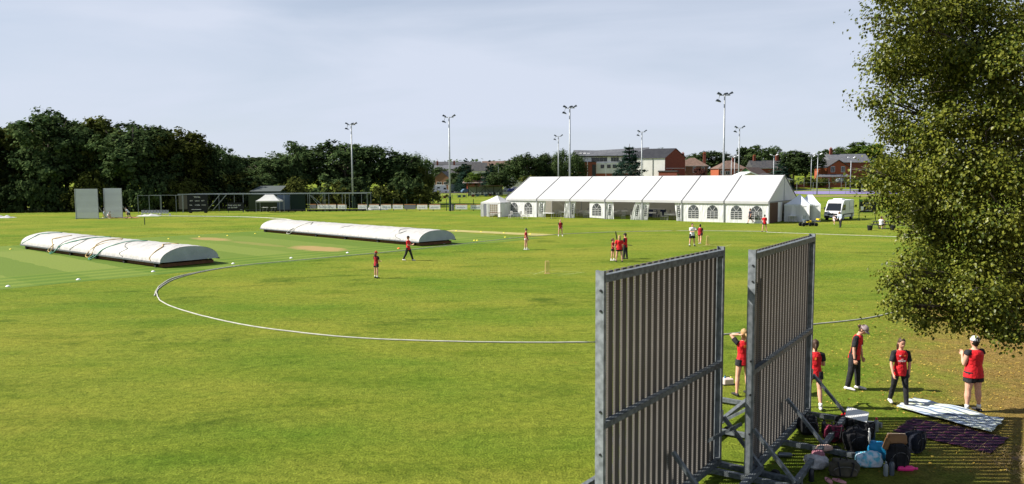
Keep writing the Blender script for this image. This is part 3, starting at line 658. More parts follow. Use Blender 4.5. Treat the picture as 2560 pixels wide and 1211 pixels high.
# little tents
def popup(name, label, loc, rz, s, eave, peak, walls, extra=0, group=None, mm=white_pvc):
    t = thing(name, label, 'tent', loc, rz, group); hx, hy = s[0] / 2, s[1] / 2; rx = hx * .0 if not extra else hx * extra
    for k, (x0, y0, x1, y1, r0, r1) in enumerate(((-hx, -hy, hx, -hy, -rx, rx), (hx, -hy, hx, hy, rx, rx), (hx, hy, -hx, hy, rx, -rx), (-hx, hy, -hx, -hy, -rx, -rx))):
        def fn(a, b_):
            ex, ey = x0 + (x1 - x0) * a, y0 + (y1 - y0) * a; tx = r0 + (r1 - r0) * a
            q = b_ ** 1.0; z = eave + (peak - eave) * (b_ ** 1.25)
            return (ex + (tx - ex) * q, ey * (1 - q), z)
        MB().grid(fn, 6, 8).build('roof_panel', mm, t, True)
        MB().quad((x0, y0, eave + .01), (x1, y1, eave + .01), (x1, y1, eave - .22), (x0, y0, eave - .22)).build('valance', mm, t)
        if walls[k]:
            c = MB().grid(lambda a, b_: (x0 + (x1 - x0) * a - .03 * math.sin(19 * a) * (y1 != y0), y0 + (y1 - y0) * a + .04 * math.sin(17 * a), .02 + (eave - .1) * b_), 24, 3)
            c.build('side_sheet', white_cloth, t, True)
    for x in (-hx, hx):
        for y in (-hy, hy): MB().box((x * .98, y * .98, eave / 2), (.05, .05, eave)).build('leg', alu, t)
    return t
p = W(1240, 540, 108); p.z = 0
t = popup('small_tent', 'small white pyramid tent joined to the left end of the marquee', p + Vector((.2, .9, 0)), mrz, (3.4, 3.4), 2.05, 3.0, (0, 1, 1, 1))
c = MB().grid(lambda a, b_: (-1.7 + .5 * a, -1.7 + .04 * math.sin(20 * a), .02 + 1.9 * b_), 12, 2); c.build('side_sheet', white_cloth, t)
MB().b2(-1.2, -.72, -1.68, -1.66, .1, 1.85).build('doorway', mat('grey_door', (.16, .17, .2), rough=.7), t)
MB().grid(lambda a, b_: (-.7 + .5 * a, -1.7 + .04 * math.sin(20 * a), .02 + 1.9 * b_), 12, 2).build('side_sheet', white_cloth, t)
mb = MB().b2(-.15, 1.25, -1.64, -1.62, .45, 1.8); wn0 = mb.build('window', mat('tan_window', (.33, .26, .15), rough=.5), t)
mb = MB()
for k in range(6): mb.b2(-.15, 1.25, -1.70, -1.69, .45 + k * .26, .51 + k * .26)
mb.build('cross_bars', white_pvc, wn0)
mb = MB()
for k in range(5): mb.b2(-.15 + k * .34, -.10 + k * .34, -1.72, -1.71, .45, 1.8)
mb.build('glazing_bars', white_pvc, wn0)
MB().b2(1.27, 1.68, -1.7, -1.67, .02, 1.95).build('side_sheet', white_cloth, t)
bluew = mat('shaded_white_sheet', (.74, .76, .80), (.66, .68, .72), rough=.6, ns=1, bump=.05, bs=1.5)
pa = G(2003, 556); pa2 = G(2046, 555)
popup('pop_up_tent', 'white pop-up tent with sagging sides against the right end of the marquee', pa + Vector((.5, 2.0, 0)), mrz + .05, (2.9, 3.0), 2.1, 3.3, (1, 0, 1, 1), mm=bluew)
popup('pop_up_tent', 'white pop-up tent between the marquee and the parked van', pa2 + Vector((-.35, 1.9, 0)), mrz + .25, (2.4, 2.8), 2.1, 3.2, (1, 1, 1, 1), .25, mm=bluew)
t = trestle(1983, 555, 'white counter table at the open side of the right-hand tents', mrz + R(90), 2.4)
# gazebo by the nets
pg = G(675, 531)
gz = popup('gazebo', 'white pop-up gazebo with open sides in front of the practice nets', pg, .1, (3.9, 3.0), 1.95, 2.95, (0, 0, 0, 0), .35)
t = trestle(663, 530, 'left small table beneath the white gazebo', 0, .9); t = trestle(684, 530, 'right small table beneath the white gazebo', 0, .9)
# ================================================================ practice nets, screens and boards on the far left
YN = 129.0
def N2(px, py=None, Y=YN): p = W(px, py if py else 528, Y); p.z = 0 if py is None else p.z; return p
net_m = mat('net_mesh', (.05, .055, .05), rough=.9, alpha=.35)
x0n = N2(452).x; nz_ = 3.05
cage = thing('practice_net_cage', 'long row of steel framed practice nets with green screens at the wood edge', 'practice nets', (x0n, YN, 0))
def cx_(px): return N2(px).x - x0n
for px in (459, 609, 711, 719, 724, 764, 772, 813, 820, 864, 869, 916):
    MB().box((cx_(px), (px % 3) * .8, nz_ / 2), (.07, .07, nz_)).build('post', pole_m, cage)
for px in (520, 560, 640, 680, 740, 790, 840, 890, 914): MB().box((cx_(px), 5, nz_ / 2), (.06, .06, nz_)).build('post', pole_m, cage)
for y, z in ((0, nz_), (5, nz_)): MB().bar((cx_(446), y, z), (cx_(917), y, z), .12, .12).build('top_rail', mat('top_rail_steel', (.45, .48, .5), rough=.5), cage)
for px in (459, 530, 609, 719, 772, 820, 869, 916): MB().bar((cx_(px), 0, nz_), (cx_(px), 5, nz_), .06).build('cross_rail', pole_m, cage)
for a, b_ in ((553, 521), (570, 535)): MB().bar((cx_(a), -.2, nz_), (cx_(b_), -.6, .3), .10).build('strut', pole_m, cage)
for a, b_ in ((775, 790), (778, 800)): MB().bar((cx_(a), .4, nz_ - .3), (cx_(b_) + .8, .4, .6), .06).build('strut', pole_m, cage)
for x0_, x1_ in ((724, 762),): MB().b2(cx_(x0_), cx_(x1_), .5, .56, .25, nz_ - .1).build('green_screen', mat('dark_green_sheet', (.012, .028, .02), rough=.8), cage)
MB().b2(cx_(690), cx_(722), .8, .86, .3, nz_ - .2).build('blue_screen', mat('blue_grey_sheet', (.10, .14, .20), rough=.8), cage)
MB().b2(cx_(612), cx_(690), 2.0, 2.05, .3, nz_ - .3).build('green_screen', mat('olive_sheet', (.045, .06, .03), rough=.9), cage)
MB().b2(cx_(446), cx_(469), .3, .35, .5, 2.9).build('canvas_screen', mat('canvas', (.17, .15, .13), rough=.9), cage)
for a, b_ in ((612, 764), (766, 916)):
    MB().box(((cx_(a) + cx_(b_)) / 2, .2, .22), (cx_(b_) - cx_(a) - .1, .3, .3)).build('base_beam', dark_m, cage)
    for k in range(9): x = cx_(a) + (cx_(b_) - cx_(a)) * (k + .5) / 9; MB().cyl((x, -.1, .14), (x, .0, .14), .14, n=10).build('wheel', tyre, cage)
# netting as real crossing cords
mb = MB()
for k in range(60): x = cx_(446) + (cx_(916) - cx_(446)) * k / 59; mb.bar((x, 5, .1), (x, 5, nz_), .012)
for k in range(8): mb.bar((cx_(446), 5, .3 + k * .36), (cx_(916), 5, .3 + k * .36), .012)
tag(mb.build('netting', dark_m, cage), kind='stuff')
cage2 = thing('net_frame', 'thin open steel net frame left of the black scoreboard', 'net frame', (N2(346).x, YN - 4, 0))
def c2(px): return N2(px, Y=YN - 4).x - N2(346).x
for px in (346, 374, 402, 404, 431, 447): MB().box((c2(px), (px % 2) * 1.5, 1.5), (.06, .06, 3.0)).build('post', pole_m, cage2)
for a, b_, y in ((346, 404, 0), (374, 431, 2.0), (404, 447, 1.0)): MB().bar((c2(a), y * .3, 3.0), (c2(b_), y, 2.95), .06).build('top_rail', pole_m, cage2)
shed = thing('long_green_shed', 'low dark green shed with a pale sloping roof behind the nets', 'shed', (W(664, 500, 138).x, 138, 0), .0)
w_ = (N2(705).x - N2(628).x)
MB().b2(-w_ / 2, w_ / 2, 0, 4, 0, 3.3).build('wall', green_paint, shed); MB().add([(-w_ / 2 - .2, -.3, 3.35), (w_ / 2 + .2, -.3, 3.35), (w_ / 2, 4, 4.3), (-w_ / 2 + .5, 4, 4.3)], [(0, 1, 2, 3)]).build('roof', mat('green_grey_roof', (.08, .095, .09), rough=.7), shed)
# scoreboard
sb = thing('scoreboard', 'black mobile scoreboard with white lettering on small wheels', 'scoreboard', (N2(494, Y=126).x, 126, 0), .03)
blk = mat('black_board', (.008, .009, .012), rough=.6); lett = mat('white_lettering', (.75, .75, .75), rough=.6)
MB().b2(-1.65, 1.65, 0, .25, .35, 3.0).build('board', blk, sb)
MB().b2(-1.5, 1.5, -.2, .5, .22, .34).build('trailer_frame', dark_m, sb)
for x in (-1.2, 1.3):
    for y in (-.1, .4): MB().cyl((x, y - .06, .2), (x, y + .06, .2), .2, n=12).build('wheel', tyre, sb)
text('TOTAL', .34, 'lettering', lett, sb, (0, -.01, 2.62))
for x, s_, z in ((-.95, 'BAT', 2.02), (0, 'WKTS', 1.98), (.95, 'BAT', 2.02), (-1.05, '0LA', 1.3), (0, 'OVERS', 1.3)): text(s_, .27, 'lettering', lett, sb, (x, -.01, z))
text('STUMPS', .2, 'lettering', lett, sb, (1.05, -.01, 1.3))
MB().b2(-1.0, .6, -.012, -.002, .55, .62).build('white_line', lett, sb)
sgn = thing('slogan_board', 'black board reading Keep your eye on the ball, right of the scoreboard', 'sign', (N2(589, Y=127).x, 127, 0), .02)
MB().b2(-1.4, 1.4, 0, .06, .25, 1.65).build('board', blk, sgn)
text('Keep your eye', .36, 'lettering', lett, sgn, (-1.25, -.01, 1.25), align='LEFT'); text('on the ball', .36, 'lettering', lett, sgn, (-1.25, -.01, .85), align='LEFT')
text('TFCC', .16, 'lettering', lett, sgn, (.95, -.01, .45))
for x in (-1.2, 1.2): MB().box((x, .1, .7), (.08, .06, 1.4)).build('post', dark_m, sgn)
# bucket seats
bs_ = thing('seat_row', 'row of grey plastic bucket seats on a white frame at the far left boundary', 'seats', G(390, 540), .0)
gp = mat('grey_seat_plastic', (.36, .38, .40), (.42, .44, .46), rough=.5)
for k in range(9):
    x = (k - 4) * .47
    def fn(a, b_): th = b_ * 2.0; return (x + (a - .5) * .42, -.25 + .5 * math.cos(th) * .0 + (.5 * (1 - b_) if b_ < .5 else .25) * -1 + .25, .42 + (0 if b_ < .5 else (b_ - .5) * .9) + .06 * abs(a - .5) * 2)
    MB().grid(fn, 6, 8).build('bucket_seat', gp, bs_, True)
MB().box((0, 0, .3), (4.4, .06, .06)).build('rail', white_paint, bs_)
for x in (-2.15, -.7, .7, 2.15): MB().box((x, 0, .15), (.06, .5, .3)).build('leg', white_paint, bs_)
# far sight screens
sw = mat('white_slats', (.48, .54, .55), (.41, .46, .47), rough=.6, ns=1)
def farscreen(px0, px1, pyb, pyt, Y, label):
    a = W(px0, pyb, Y); b_ = W(px1, pyb, Y - .5); h = W(px0, pyt, Y).z; a.z = 0; b_.z = 0; Ln = (b_ - a).length
    t = thing('far_sight_screen', label, 'sight screen', a, math.atan2((b_ - a).y, (b_ - a).x), 'white sight screens at the far left')
    n = 20
    me = MB().box((0, 0, h / 2 + .08), (Ln / n * .78, .03, h - .15)).mesh('slat', sw)
    for i in range(n): link('slat', me, t, (Ln * (i + .5) / n, 0, 0))
    MB().b2(0, Ln, .03, .05, h * .48, h).build('backing_sheet', sw, t)
    for x in (0, Ln): MB().box((x, .02, h / 2), (.08, .1, h)).build('post', pole_m, t); MB().bar((x, .1, h * .42), (x - (1.0 if x == 0 else 0), 1.6, .1), .07).build('brace', pole_m, t); MB().box((x, .9, .08), (.08, 2.0, .08)).build('foot', pole_m, t)
    for z in (.12, h - .03): MB().box((Ln / 2, .08, z), (Ln, .06, .08)).build('rail', pole_m, t)
farscreen(190, 246, 541, 473, 108, 'left one of the two white sight screens before the dark wood'); farscreen(262, 306, 539, 471.5, 110, 'right one of the two white sight screens before the dark wood')
def tarp(name, px0, px1, py, h, label, m, dep=1.5):
    a = G(px0, py); b_ = G(px1, py); Ln = (b_ - a).length; c = (a + b_) / 2
    def fn(u, v):
        x = (u - .5) * Ln; y = (v - .5) * dep; e = max(0, 1 - (2 * u - 1) ** 4) * max(0, 1 - (2 * v - 1) ** 2)
        return (x, y, .01 + e * h * (.55 + .6 * noise.noise(Vector((x * 1.3, y * 1.6, px0)))) )
    o = MB().grid(fn, 28, 10).build(name, m, None, True, loc=c); return tag(o, label, 'tarpaulin')
tarp('white_tarpaulin', 918, 968, 525, .95, 'crumpled white tarpaulin heaped at the right end of the nets', white_pvc, 2)
tarp('white_tarpaulin', -30, 30, 545, .5, 'white sheet lying at the far left edge of the photo by the wood', white_pvc, 2)
tarp('brown_tarpaulin', 278, 345, 545, .2, 'flat brown sheet being dragged across the grass near the white screens', mat('brown_sheet', (.36, .18, .08), rough=.8))
tarp('white_tarpaulin', 345, 400, 541, .45, 'white sheet bundled in front of the row of bucket seats', white_pvc, 1)
# ================================================================ floodlight poles
def flood(px, pyt, Y, label, heads=4, zb=0, small=False):
    b_ = W(px, pyt, Y); zt = b_.z; b_.z = tz(b_.x, Y); hh = zt - b_.z
    t = thing('floodlight' if not small else 'court_lamp', label, 'floodlight' if not small else 'lamp post', b_, 0, 'tall floodlight masts around the ground' if not small else 'lower lamps round the tennis court')
    r0 = .17 if not small else .14; MB().cyl((0, 0, 0), (0, 0, hh), r0, r0 * .62, 10).build('mast', pole_m, t, True)
    MB().bar((-.75, 0, hh - .05), (.75, 0, hh - .05), .09).build('crossarm', pole_m, t)
    if not small: MB().cyl((0, 0, 0), (0, 0, 2.4), .20, .19, 10).build('base_sleeve', green_paint, t)
    hd = ((-.75, -.1, .18), (.78, -.05, .22), (-.85, .1, -.75), (.2, .25, .2))[:heads]
    for k, (x, y, z) in enumerate(hd):
        mb = MB(); s = .85 if not small else .7; tilt = (-.5, .6, -.4, .2)[k]
        mb.add([(x + a * s * .42 * q, y + b_ * s * .30 * q, hh + z + c * s * .15 + a * tilt * .25 * s) for a, b_, c, q in [(i, j, l, (1 if l < 0 else .55)) for i in (-1, 1) for j in (-1, 1) for l in (-1, 1)]],
               [(0, 1, 3, 2), (4, 6, 7, 5), (0, 4, 5, 1), (2, 3, 7, 6), (0, 2, 6, 4), (1, 5, 7, 3)])
        mb.build('lamp_head', mat('lamp_dark', (.04, .05, .06), rough=.4) if not small else mat('lamp_white', (.6, .62, .64), rough=.4), t)
        MB().bar((x * .8, y, hh - .05), (x, y, hh + z), .05).build('bracket', pole_m, t)
flood(878, 312, 142, 'tall floodlight mast standing before the trees above the practice nets')
flood(1122.5, 293, 127.5, 'tall floodlight mast by the board fence left of the marquee', 3)
flood(1424.5, 270, 120, 'tall floodlight mast rising behind the left half of the marquee')
flood(1812, 238, 106, 'tallest looking floodlight mast, behind the right half of the marquee')
flood(1396, 341, 186, 'shorter floodlight mast just left of a taller one, before the willow', 3)
flood(1605, 330, 173, 'floodlight mast in front of the cedar and the white school', 3)
flood(1849, 320, 160, 'floodlight mast right of the tallest one behind the marquee', 3)
for px, py, Y, l in ((1829, 394, 200, 'left of the pair behind the marquee'), (1837, 391, 215, 'right of the pair behind the marquee'), (1935, 389, 196, 'above the dark pavilion roof'), (2029, 392, 238, 'at the far side of the purple court'), (2045, 387, 189, 'at the near side of the purple court, tallest there'), (2128, 396, 205, 'in front of the red brick gabled house')):
    flood(px, py, Y, 'pale lamp post ' + l, 2, small=True)
for px, y0, Y, l in ((1469, 397, 225, 'before the brick block of the school'), (1515, 408, 232, 'before the white wall of the school'), (1607.5, 393, 240, 'before the right wing of the school'), (1246, 413, 262, 'before the grey houses')):
    p = W(px, y0, Y); zz = tz(p.x, Y); t = thing('street_lamp', 'slim street lamp ' + l, 'street lamp', (p.x, Y, zz), 0, 'street lamps along the road by the school')
    MB().cyl((0, 0, 0), (0, 0, p.z - zz), .09, .06, 8).build('pole', pole_m, t); MB().box((-.3, 0, p.z - zz), (.9, .25, .12)).build('lamp', pole_m, t)
# ================================================================ board fence
fen = thing('board_fence', 'green post fence hung with white advertising boards left of the marquee', 'fence', (0, 0, 0))
fa = W(884, 526, 132); fb = W(1216, 526, 127); fa.z = fb.z = 0; fen.location = fa; fen.rotation_euler = (0, 0, math.atan2((fb - fa).y, (fb - fa).x)); FL = (fb - fa).length
def fx(px): return FL * (px - 884) / (1216 - 884)
bm_w = mat('board_white', (.66, .66, .64), (.52, .53, .53), rough=.6, ns=3); bm_g = mat('board_grey', (.16, .17, .19), rough=.6); bo = mat('board_orange', (.55, .22, .06), rough=.6); bblue = mat('board_blue', (.06, .13, .22), rough=.6); bred = mat('board_red', (.20, .04, .05), rough=.6)
for px in list(range(888, 1217, 33)): MB().box((fx(px), 0, 1.0 if px > 980 else 1.2), (.09, .09, 2.0 if px > 980 else 2.4)).build('post', green_paint, fen)
for z in (.15, 1.15): MB().bar((0, 0, z), (FL, 0, z), .03).build('rail', green_paint, fen)
for k, (a, b_, m_) in enumerate(((770, 787, bm_g), (790, 839, bm_w), (843, 866, bm_w), (896, 920, bm_w), (925, 950, bm_w), (955, 981, bm_w), (985, 1011, bm_w), (1014, 1043, bm_g), (1046, 1072, bm_w), (1077, 1104, bm_w), (1141, 1170, bm_w), (1178, 1206, bm_w))):
    bd = MB().b2(fx(a), fx(b_), -.09, -.06, .28, 1.02).build('advert_board', m_, fen)
    MB().b2(fx(a), fx(b_), -.095, -.05, 1.03, 1.12).build('board_cap', bo, bd)
    if m_ is bm_w:
        mb = MB(); rr = random.Random(k); x = fx(a) + .3
        while x < fx(b_) - .4: w_ = rr.uniform(.08, .3); mb.b2(x, x + w_, -.094, -.091, .5, .5 + rr.uniform(.12, .25)); x += w_ + .07
        mb.build('board_print', mat('print_grey', (.35, .40, .45), rough=.6), bd)
f2 = thing('pitch_side_fence', 'low rail with coloured boards on the far side of the hockey pitch', 'fence', (0, 0, 0))
a2 = W(878, 508, 172); b2 = W(1236, 489, 232); a2.z = b2.z = 0; f2.location = a2; f2.rotation_euler = (0, 0, math.atan2((b2 - a2).y, (b2 - a2).x)); F2L = (b2 - a2).length
for k in range(27):
    x = F2L * k / 26.5; MB().box((x, 0, .55), (.08, .08, 1.1)).build('post', green_paint, f2)
    if k % 3 != 2: MB().b2(x + .3, x + 1.9, -.07, -.04, .15, .85).build('advert_board', (bblue, bm_g, bblue, bred, bblue, bm_g)[k % 6] if k != 25 else bred, f2)
MB().bar((0, 0, 1.08), (F2L, 0, 1.08), .07).build('rail', white_paint, f2)
gl = thing('goal_frame', 'white goal frame standing on the hockey pitch beyond the fence', 'goal', G(1041, 508)); gw = (G(1098, 508) - G(1041, 508)).length; gz_ = 2.45
MB().box((0, 0, gz_ / 2), (.12, .12, gz_)).build('post', white_paint, gl); MB().box((gw, 0, gz_ / 2), (.12, .12, gz_)).build('post', white_paint, gl); MB().bar((-.06, 0, gz_), (gw + .06, 0, gz_), .12).build('crossbar', white_paint, gl)
MB().bar((0, 0, gz_), (0, 1.4, 0), .05).build('stay', pole_m, gl); MB().bar((gw, 0, gz_), (gw, 1.4, 0), .05).build('stay', pole_m, gl)
bn = thing('litter_bin', 'grey and white litter bin at the foot of the mast by the board fence', 'bin', G(1131, 527)); MB().loft([(0, 0, 0), (0, 0, .8), (0, 0, .95)], [.3, .33, .2], n=14, cap=0).build('body', mat('bin_grey', (.3, .31, .33), rough=.6), bn); MB().cyl((0, 0, .96), (0, 0, 1.02), .34, .3, 14).build('lid', dark_m, bn)
# open stand with cross bracing
sp_ = W(1213, 488, 229); st = thing('covered_stand', 'open timber stand with crossed braces and rows of seats beyond the hockey pitch', 'stand', (sp_.x, 229, 0)); sw_ = 10.2
for k in range(5):
    x = -sw_ / 2 + sw_ * k / 4
    MB().box((x, 0, 1.6), (.18, .18, 3.2)).build('post', dark_m, st); MB().box((x, 3.5, 1.5), (.18, .18, 3.0)).build('post', dark_m, st)
    if k < 4:
        xn = x + sw_ / 4; q = k % 2; MB().bar((x if q else xn, 0, .3), (xn if q else x, 0, 2.9), .12).build('cross_brace', dark_m, st)
MB().add([(-sw_ / 2 - .3, -.3, 3.2), (sw_ / 2 + .3, -.3, 3.2), (sw_ / 2 + .3, 3.8, 3.0), (-sw_ / 2 - .3, 3.8, 3.0), (-sw_ / 2 - .3, -.3, 3.35), (sw_ / 2 + .3, -.3, 3.35), (sw_ / 2 + .3, 3.8, 3.15), (-sw_ / 2 - .3, 3.8, 3.15)], [(0, 1, 2, 3), (4, 5, 6, 7), (0, 1, 5, 4), (1, 2, 6, 5), (2, 3, 7, 6), (3, 0, 4, 7)]).build('roof', tile_b, st)
MB().b2(-sw_ / 2, sw_ / 2, 3.4, 3.5, .2, 2.9).build('back_wall', mat('pale_green_board', (.30, .34, .32), rough=.8), st)
for k in range(16): MB().b2(-sw_ / 2 + .3 + k * .61, -sw_ / 2 + .7 + k * .61, 1.2, 1.6, .6, 1.25).build('seat', white_paint if k % 3 else dark_m, st)
# ================================================================ buildings
win_f = mat('window_white_frame', (.72, .72, .70), rough=.6)
def add_win(b_, x, y, z, w_, h, face='f', frame=win_f, bars=True):
    t = .06
    if face == 'f':
        o = MB().b2(x - w_ / 2, x + w_ / 2, y - t, y + .02, z, z + h).build('window', frame, b_)
        if bars:
            MB().b2(x - w_ / 2 + .1, x - .04, y - t - .01, y - t - .004, z + .1, z + h - .1).build('pane', glass_dark, o); MB().b2(x + .04, x + w_ / 2 - .1, y - t - .01, y - t - .004, z + .1, z + h - .1).build('pane', glass_dark, o)
        else: MB().b2(x - w_ / 2 + .06, x + w_ / 2 - .06, y - t - .01, y - t - .004, z + .06, z + h - .06).build('pane', glass_dark, o)
    else:
        s = 1 if face == 'r' else -1
        o = MB().b2(x - .02, x + s * t, y - w_ / 2, y + w_ / 2, z, z + h).build('window', frame, b_); MB().b2(x + s * (t + .004), x + s * (t + .01), y - w_ / 2 + .1, y + w_ / 2 - .1, z + .1, z + h - .1).build('pane', glass_dark, o)
def house(name, label, px0, px1, Y, dep, py_e, py_r, wallm, roofm, rz=0, kind='gable_x', wins=(), chims=(), cat='house', over=.35, rw=()):
    a = W(px0, py_e, Y); b_ = W(px1, py_e, Y); cx = (a.x + b_.x) / 2; w_ = b_.x - a.x; zb = max(0, tz(cx, Y)) - .3; e = (a.z + b_.z) / 2 - zb; r_ = W((px0 + px1) / 2, py_r, Y + dep / 2 * (kind != 'gable_y')).z - zb
    t = thing(name, label, cat, (cx, Y, zb), rz); x0, x1 = -w_ / 2, w_ / 2
    if kind == 'gable_y':
        MB().prism([(x0, 0), (x1, 0), (x1, e), (0, r_ - .1), (x0, e)], 0, dep).build('wall', wallm, t)
        for s in (-1, 1):
            xe = s * (w_ / 2 + over); ze = e - over * (r_ - e) / (w_ / 2)
            MB().add([(xe, -over, ze), (0, -over, r_), (0, dep + over, r_), (xe, dep + over, ze), (xe, -over, ze + .22), (0, -over, r_ + .22), (0, dep + over, r_ + .22), (xe, dep + over, ze + .22)], [(0, 1, 2, 3), (4, 5, 6, 7), (0, 1, 5, 4), (2, 3, 7, 6), (3, 0, 4, 7)]).build('roof_slope', roofm, t)
    else:
        MB().b2(x0, x1, 0, dep, 0, e).build('wall', wallm, t); o_ = over; hip = dep / 2 if kind == 'hip' else -over
        if kind == 'hip': hip = min(dep / 2, w_ / 2 - .2)
        X0, X1 = x0 - o_, x1 + o_; rx0 = x0 + hip if kind == 'hip' else X0; rx1 = x1 - hip if kind == 'hip' else X1
        V = [(X0, -o_, e - .15), (X1, -o_, e - .15), (X1, dep + o_, e - .15), (X0, dep + o_, e - .15), (rx0, dep / 2, r_), (rx1, dep / 2, r_)]
        rf = MB().add(V, [(0, 1, 5, 4), (2, 3, 4, 5), (1, 2, 5), (3, 0, 4), (0, 3, 2, 1)]).build('roof', roofm, t)
        MB().b2(X0 + .02, X1 - .02, -o_ - .08, -o_ - .01, e - .27, e - .12).build('gutter', mat('gutter', (.5, .5, .48), rough=.7), t)
    for (fxp, z, ww, hh) in wins: add_win(t, x0 + fxp * w_, 0, z, ww, hh)
    for (fyp, z, ww, hh) in rw: add_win(t, x1, fyp * dep, z, ww, hh, 'r')
    for (fxp, fyp, zt) in chims:
        ch = MB().box((x0 + fxp * w_, dep * fyp, (e + zt) / 2), (.9, .7, zt - e)).build('chimney', brick, t)
        MB().box((x0 + fxp * w_, dep * fyp, zt + .06), (1.05, .85, .12)).build('cap', brick_o, ch)
        for q in (-.22, .22): MB().cyl((x0 + fxp * w_ + q, dep * fyp, zt + .1), (x0 + fxp * w_ + q, dep * fyp, zt + .55), .13, .11, 8).build('pot', brick_o, ch)
    return t
# school, left wing and middle
YS = 262.0
def lx(px): return W(px, 430, YS).x
s0 = lx(1440); zb = 1.5
sch = thing('school', 'white and brick three storey school with a long grey roof behind the marquee', 'building', (s0, YS, zb))
def sx(px): return lx(px) - s0
def szz(py, px=1520): return W(px, py, YS).z - zb
MB().b2(sx(1441), sx(1606), 1.0, 9, szz(434), szz(391)).build('upper_wall', render_w, sch)
MB().b2(sx(1489), sx(1606), 0, 9, szz(434), szz(407)).build('middle_wall', render_w, sch)
MB().b2(sx(1489), sx(1606), .15, 9, -1, szz(434)).build('ground_floor_wall', brick_o, sch)
MB().b2(sx(1449), sx(1488), -3.0, 6, -1, szz(406)).build('brick_block', brick, sch); MB().b2(sx(1448), sx(1489), -3.15, 6, szz(406), szz(404.8)).build('parapet', dark_m, sch)
MB().b2(sx(1478), sx(1487), -3.06, -3.0, 0, szz(412)).build('dark_door', dark_m, sch)
e0 = szz(389.5); r0 = szz(378) + .6
xa, xm, xb = sx(1437), sx(1494), sx(1622)
MB().add([(xa, .5, e0), (xm - 2, .5, e0), (xm, 5, r0 - .2), (xa, 5, r0), (xa, 9.5, e0)], [(0, 1, 2, 3), (3, 2, 4)]).build('roof_slope', slate_l, sch)
MB().add([(xm - 2, .5, e0), (xb, .5, e0 - .2), (xb + 1, 5, r0 + .8), (xm, 5, r0 - .2), (xb, 9.5, e0)], [(0, 1, 2, 3), (3, 2, 4)]).build('roof_slope', slate_l, sch)
for k in range(3):
    MB().box((xa + 2.2 + k * 1.4, 2.2 + .2 * k, e0 + (r0 - e0) * .42), (.9, .8, .06), rx=.2).build('rooflight', white_paint, sch)
MB().b2(xa, xb, .35, .5, e0 - .35, e0).build('fascia', dark_m, sch)
for a, b_, n in ((1479, 1519, 4), (1528, 1548, 3), (1555, 1600, 4)):
    for k in range(n):
        x0 = sx(a + (b_ - a) * k / n) + .05; x1 = sx(a + (b_ - a) * (k + 1) / n) - .05; o = MB().b2(x0, x1, .93, .99, szz(404), szz(394)).build('window', dark_m, sch); MB().b2(x0 + .1, x1 - .1, .91, .92, szz(403), szz(395)).build('pane', glass_dark, o)
for px in (1446, 1506, 1522, 1536, 1556, 1572, 1588):
    w_ = 1.2; z0, z1 = (szz(421), szz(412)) if px > 1450 else (szz(404), szz(394)); x = sx(px); yb = 0 if px > 1450 else 1.0
    o = MB().b2(x - w_ / 2, x + w_ / 2, yb - .08, yb - .01, z0, z1).build('window', dark_m, sch); MB().b2(x - w_ / 2 + .1, x + w_ / 2 - .1, yb - .1, yb - .09, z0 + .1, z1 - .1).build('pane', glass_dark, o)
# school right wing, turned
c0 = W(1662, 430, 255); wing = thing('school_wing', 'tall school wing with dark roof, white side wall and red brick gable end', 'building', (c0.x, 255, 1.5), 0)
wing.rotation_euler = (0, 0, R(-22))
# local: corner at origin; white wall runs to -x, brick gable runs to +x,+y
zE = W(1662, 394, 255).z - 1.5; zR = W(1683, 371.5, 259).z - 1.5; Lw = 9.5; gd = 9.0; ga = R(52)
gx, gy = math.cos(ga) * gd, math.sin(ga) * gd
nx, ny = -1.0, 0.0
def wp(u, v, z): return (-u + gx * v, gy * v, z)
MB().add([wp(0, 0, -2), wp(Lw, 0, -2), wp(Lw, 0, zE), wp(0, 0, zE)], [(0, 1, 2, 3)]).build('side_wall', render_w, wing)
gb = MB().add([wp(0, .001, -2), wp(0, 1, -2), wp(0, 1, zE), wp(0, .5, zR - .2), wp(0, .001, zE)], [(0, 1, 2, 3, 4)]).build('gable_wall', brick, wing)
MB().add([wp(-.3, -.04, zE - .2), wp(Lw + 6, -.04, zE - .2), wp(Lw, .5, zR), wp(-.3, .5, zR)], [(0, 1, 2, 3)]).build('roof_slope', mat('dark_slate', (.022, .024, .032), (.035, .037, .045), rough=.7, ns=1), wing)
MB().add([wp(-.3, 1.04, zE - .2), wp(Lw, 1.04, zE - .2), wp(Lw, .5, zR), wp(-.3, .5, zR)], [(0, 1, 2, 3)]).build('roof_slope', slate, wing)
MB().bar(wp(Lw * .42, -.01, -1), wp(Lw * .42, -.01, zE - .3), .12).build('downpipe', dark_m, wing)
MB().bar(wp(-.06, .05, zE * .66), wp(-.06, .95, zE * .66), .12).build('stone_band', render_w, wing)
v0 = .35; MB().add([wp(-.05, v0, zE * .45), wp(-.05, v0 + .12, zE * .45), wp(-.05, v0 + .12, zE * .62), wp(-.05, v0, zE * .62)], [(0, 1, 2, 3)]).build('window', glass_dark, wing)
an = MB().b2(-1.5, 4.5, -3.0, -.4, -2, W(1650, 430, 253).z - 1.5).build('annexe', brick, wing); MB().b2(-1.7, 4.7, -3.2, -.3, W(1650, 430, 253).z - 1.5, W(1650, 427, 253).z - 1.5).build('annexe_roof', slate, wing)
house('brick_house', 'hipped brick house with two chimneys right of the school', 1697, 1768, 262, 8, 414, 395, brick_b, tile_b, R(-8), 'hip', wins=((.18, 5.0, 1.2, 1.9), (.55, 4.6, 1.0, 2.1), (.85, 5.0, 1.0, 1.7)), chims=((.18, .5, 11.2), (.95, .7, 11.2)))
